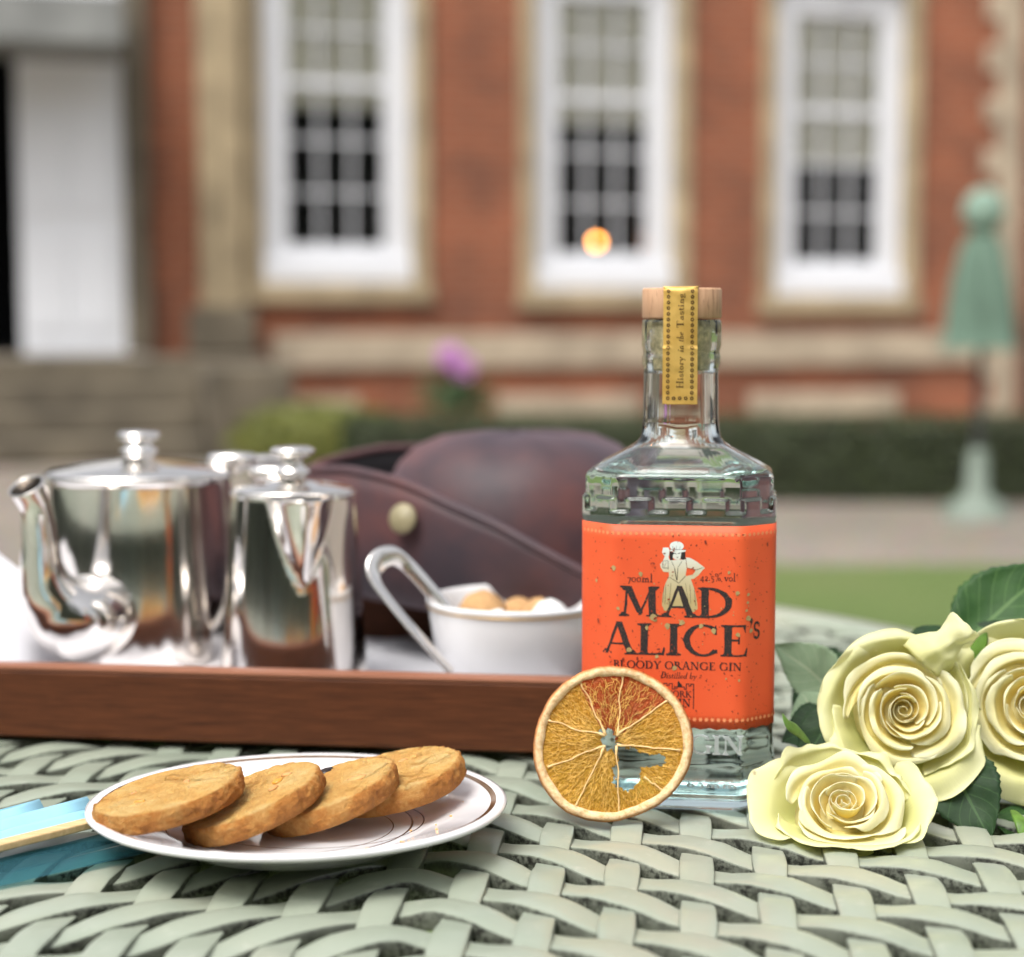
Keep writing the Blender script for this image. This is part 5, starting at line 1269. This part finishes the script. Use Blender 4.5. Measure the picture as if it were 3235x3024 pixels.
def stem(parent_obj, P, r0=.0028, mat=None, name='stem'):
    V, F_ = tube(catmull(P, 6), r0, 10); o = mesh(name, V, F_, mat or M_STEM); o.parent = parent_obj; o.matrix_parent_inverse = parent_obj.matrix_basis.inverted(); return o
def sepal(parent_obj, P, w=.0035):
    P = catmull(P, 6); rd = [max(.0003, w * math.sin(PI * min(1, (i + 1.5) / (len(P) + .8))) ** .8) for i in range(len(P))]
    V, F_ = tube(P, rd, 8, .2, up=Vector((0, -.8, .6))); o = mesh('sepal', V, F_, M_SEPAL); o.parent = parent_obj; o.matrix_parent_inverse = parent_obj.matrix_basis.inverted(); return o
G1 = [(100, 1.9, .0275, 1.28, -.006), (160, 1.7, .0280, 1.30, -.008), (222, 1.6, .0275, 1.22, -.009), (285, 2.3, .0285, 1.42, -.011), (345, 2.0, .0272, 1.18, -.008), (45, 1.7, .0275, 1.16, -.010)]
c1 = at(2858, 2240, .792); c2 = at(2668, 2518, .764); c3 = at(3262, 2225, .800)
r1 = rose(c1, (-.10, -.96, .30), 1.0, 0, 'upper left cream yellow rose facing the camera above the low one', 3, guard=G1)
r2 = rose(c2, (-.10, -.60, .79), 1.0, 0, 'lowest cream yellow rose resting on the table at the bottle', 5, guard=[(178, 1.7, .0285, 1.42, -.006), (118, 1.5, .0280, 1.22, -.006), (240, 1.8, .0275, 1.16, -.006), (305, 1.9, .0275, 1.20, -.006), (0, 1.7, .0285, 1.30, -.007), (60, 1.5, .0275, 1.12, -.007)])
r3 = rose(c3, (-.20, -.94, .28), 1.08, 0, 'rightmost cream yellow rose cut off by the right edge', 8, guard=G1)
bpy.context.view_layer.update()
for ch in r2.children:                     # petals that reach the table lie on it
    if ch.name.startswith('petal'):
        mw = r2.matrix_basis; inv = mw.inverted()
        for vt in ch.data.vertices:
            p = mw @ vt.co; lim = T + .0012 + .0006 * nz(p.x * 90, p.y * 90, 4)
            if p.z < lim + .006:
                k_ = (lim + .006 - p.z); p.z = lim + .006 * math.exp(-k_ / .006); vt.co = inv @ p
        ch.data.update()
stem(r1, [c1 + Vector((.003, .034, -.010)), c1 + Vector((.03, .10, -.020)), (.30, 1.02, T + .012), (.42, 1.12, T + .006)])
stem(r2, [c2 + Vector((.003, .022, -.020)), (.20, .86, T + .010), (.30, .98, T + .006), (.40, 1.06, T + .006)])
stem(r3, [c3 + Vector((.007, .034, -.010)), (.30, .90, T + .035), (.40, 1.0, T + .012), (.48, 1.06, T + .006)])
# foliage, surveyed from the photograph
leaf(r1, at(2640, 2190, .875), at(2462, 2035, .865), .0165, (-.2, -.8, .6), M_LEAFB, seed=1)
leaf(r1, at(2660, 2060, .93), at(2500, 2215, .90), .014, (-.3, -.6, .7), M_LEAF, seed=2)
leaf(r2, at(2640, 2290, .84), at(2470, 2330, .835), .016, (-.1, -.6, .8), M_LEAF, seed=3)
leaf(r2, at(2650, 2240, .83), at(2520, 2420, .82), .012, (-.4, -.8, .4), M_LEAF, seed=4)
leaf(r2, at(2600, 2300, .85), at(2530, 2180, .86), .014, (-.1, -.9, .3), M_LEAFB, seed=12)
leaf(r1, at(2990, 1990, .86), at(2860, 2075, .84), .012, (-.4, -.5, .8), M_LEAF, seed=5)
leaf(r3, at(3045, 2030, .86), at(3330, 1790, .88), .0235, (-.25, -.85, .45), M_LEAFG, seed=6, droop=-.08)
leaf(r3, at(3060, 1990, .865), at(3190, 2130, .85), .016, (-.2, -.8, .5), M_LEAF, seed=7)
leaf(r1, at(3010, 2010, .87), at(2985, 2110, .84), .013, (-.1, -.9, .4), M_LEAFG, seed=8)
leaf(r3, at(2990, 2390, .800), at(3130, 2655, .775), .0185, (-.3, -.75, .6), M_LEAF, seed=9, droop=.05)
leaf(r3, at(3150, 2580, .80), at(3300, 2640, .79), .012, (0, -.4, .9), M_LEAFG, seed=10)
leaf(r3, at(3035, 1965, .88), at(3075, 1900, .87), .008, (0, -.9, .5), M_LEAFB, seed=11)
sepal(r1, [at(3040, 2140, .83), at(3070, 2080, .822), at(3100, 2030, .82), at(3112, 1990, .82)])
sepal(r1, [at(3030, 2120, .835), at(3080, 2075, .83), at(3180, 2068, .83)], .003)
sepal(r2, [at(2560, 2350, .80), at(2520, 2310, .79), at(2490, 2290, .785), at(2472, 2255, .785)], .003)
sepal(r3, [at(3090, 2200, .83), at(3110, 2140, .82), at(3150, 2110, .82)], .004)
sepal(r3, [at(3200, 2560, .79), at(3225, 2600, .775), at(3238, 2680, .77)], .003)
# upright curled outer petal at the back of the upper rose
V = []; tt = []
P0, P1 = at(2912, 2095, .806), at(3052, 1972, .798)
for i in range(12):
    for j in range(18):
        s = -1 + 2 * i / 11; t = j / 17; p = P0.lerp(P1, t); d = (P1 - P0).normalized(); n2 = Vector((d.z, 0, -d.x))
        w = .013 * (1 - .70 * sm(t, .1, .7)) + .005 * t
        V.append(p + n2 * (s * w) + Vector((0, -.008 * (1 - s * s), 0)) + Vector((0, .004 * nz(s * 2, t * 4, 3), .0012 * nz(s * 3, t * 6, 8)))); tt.append(.55 + .4 * t)
o = mesh('petal', V, grid_faces(12, 18), M_PETAL, None, attrs={'t': tt, 'outer': [1.0] * len(V)}); o.parent = r1; o.matrix_parent_inverse = r1.matrix_basis.inverted()
q = o.modifiers.new('solid', 'SOLIDIFY'); q.thickness = .0004
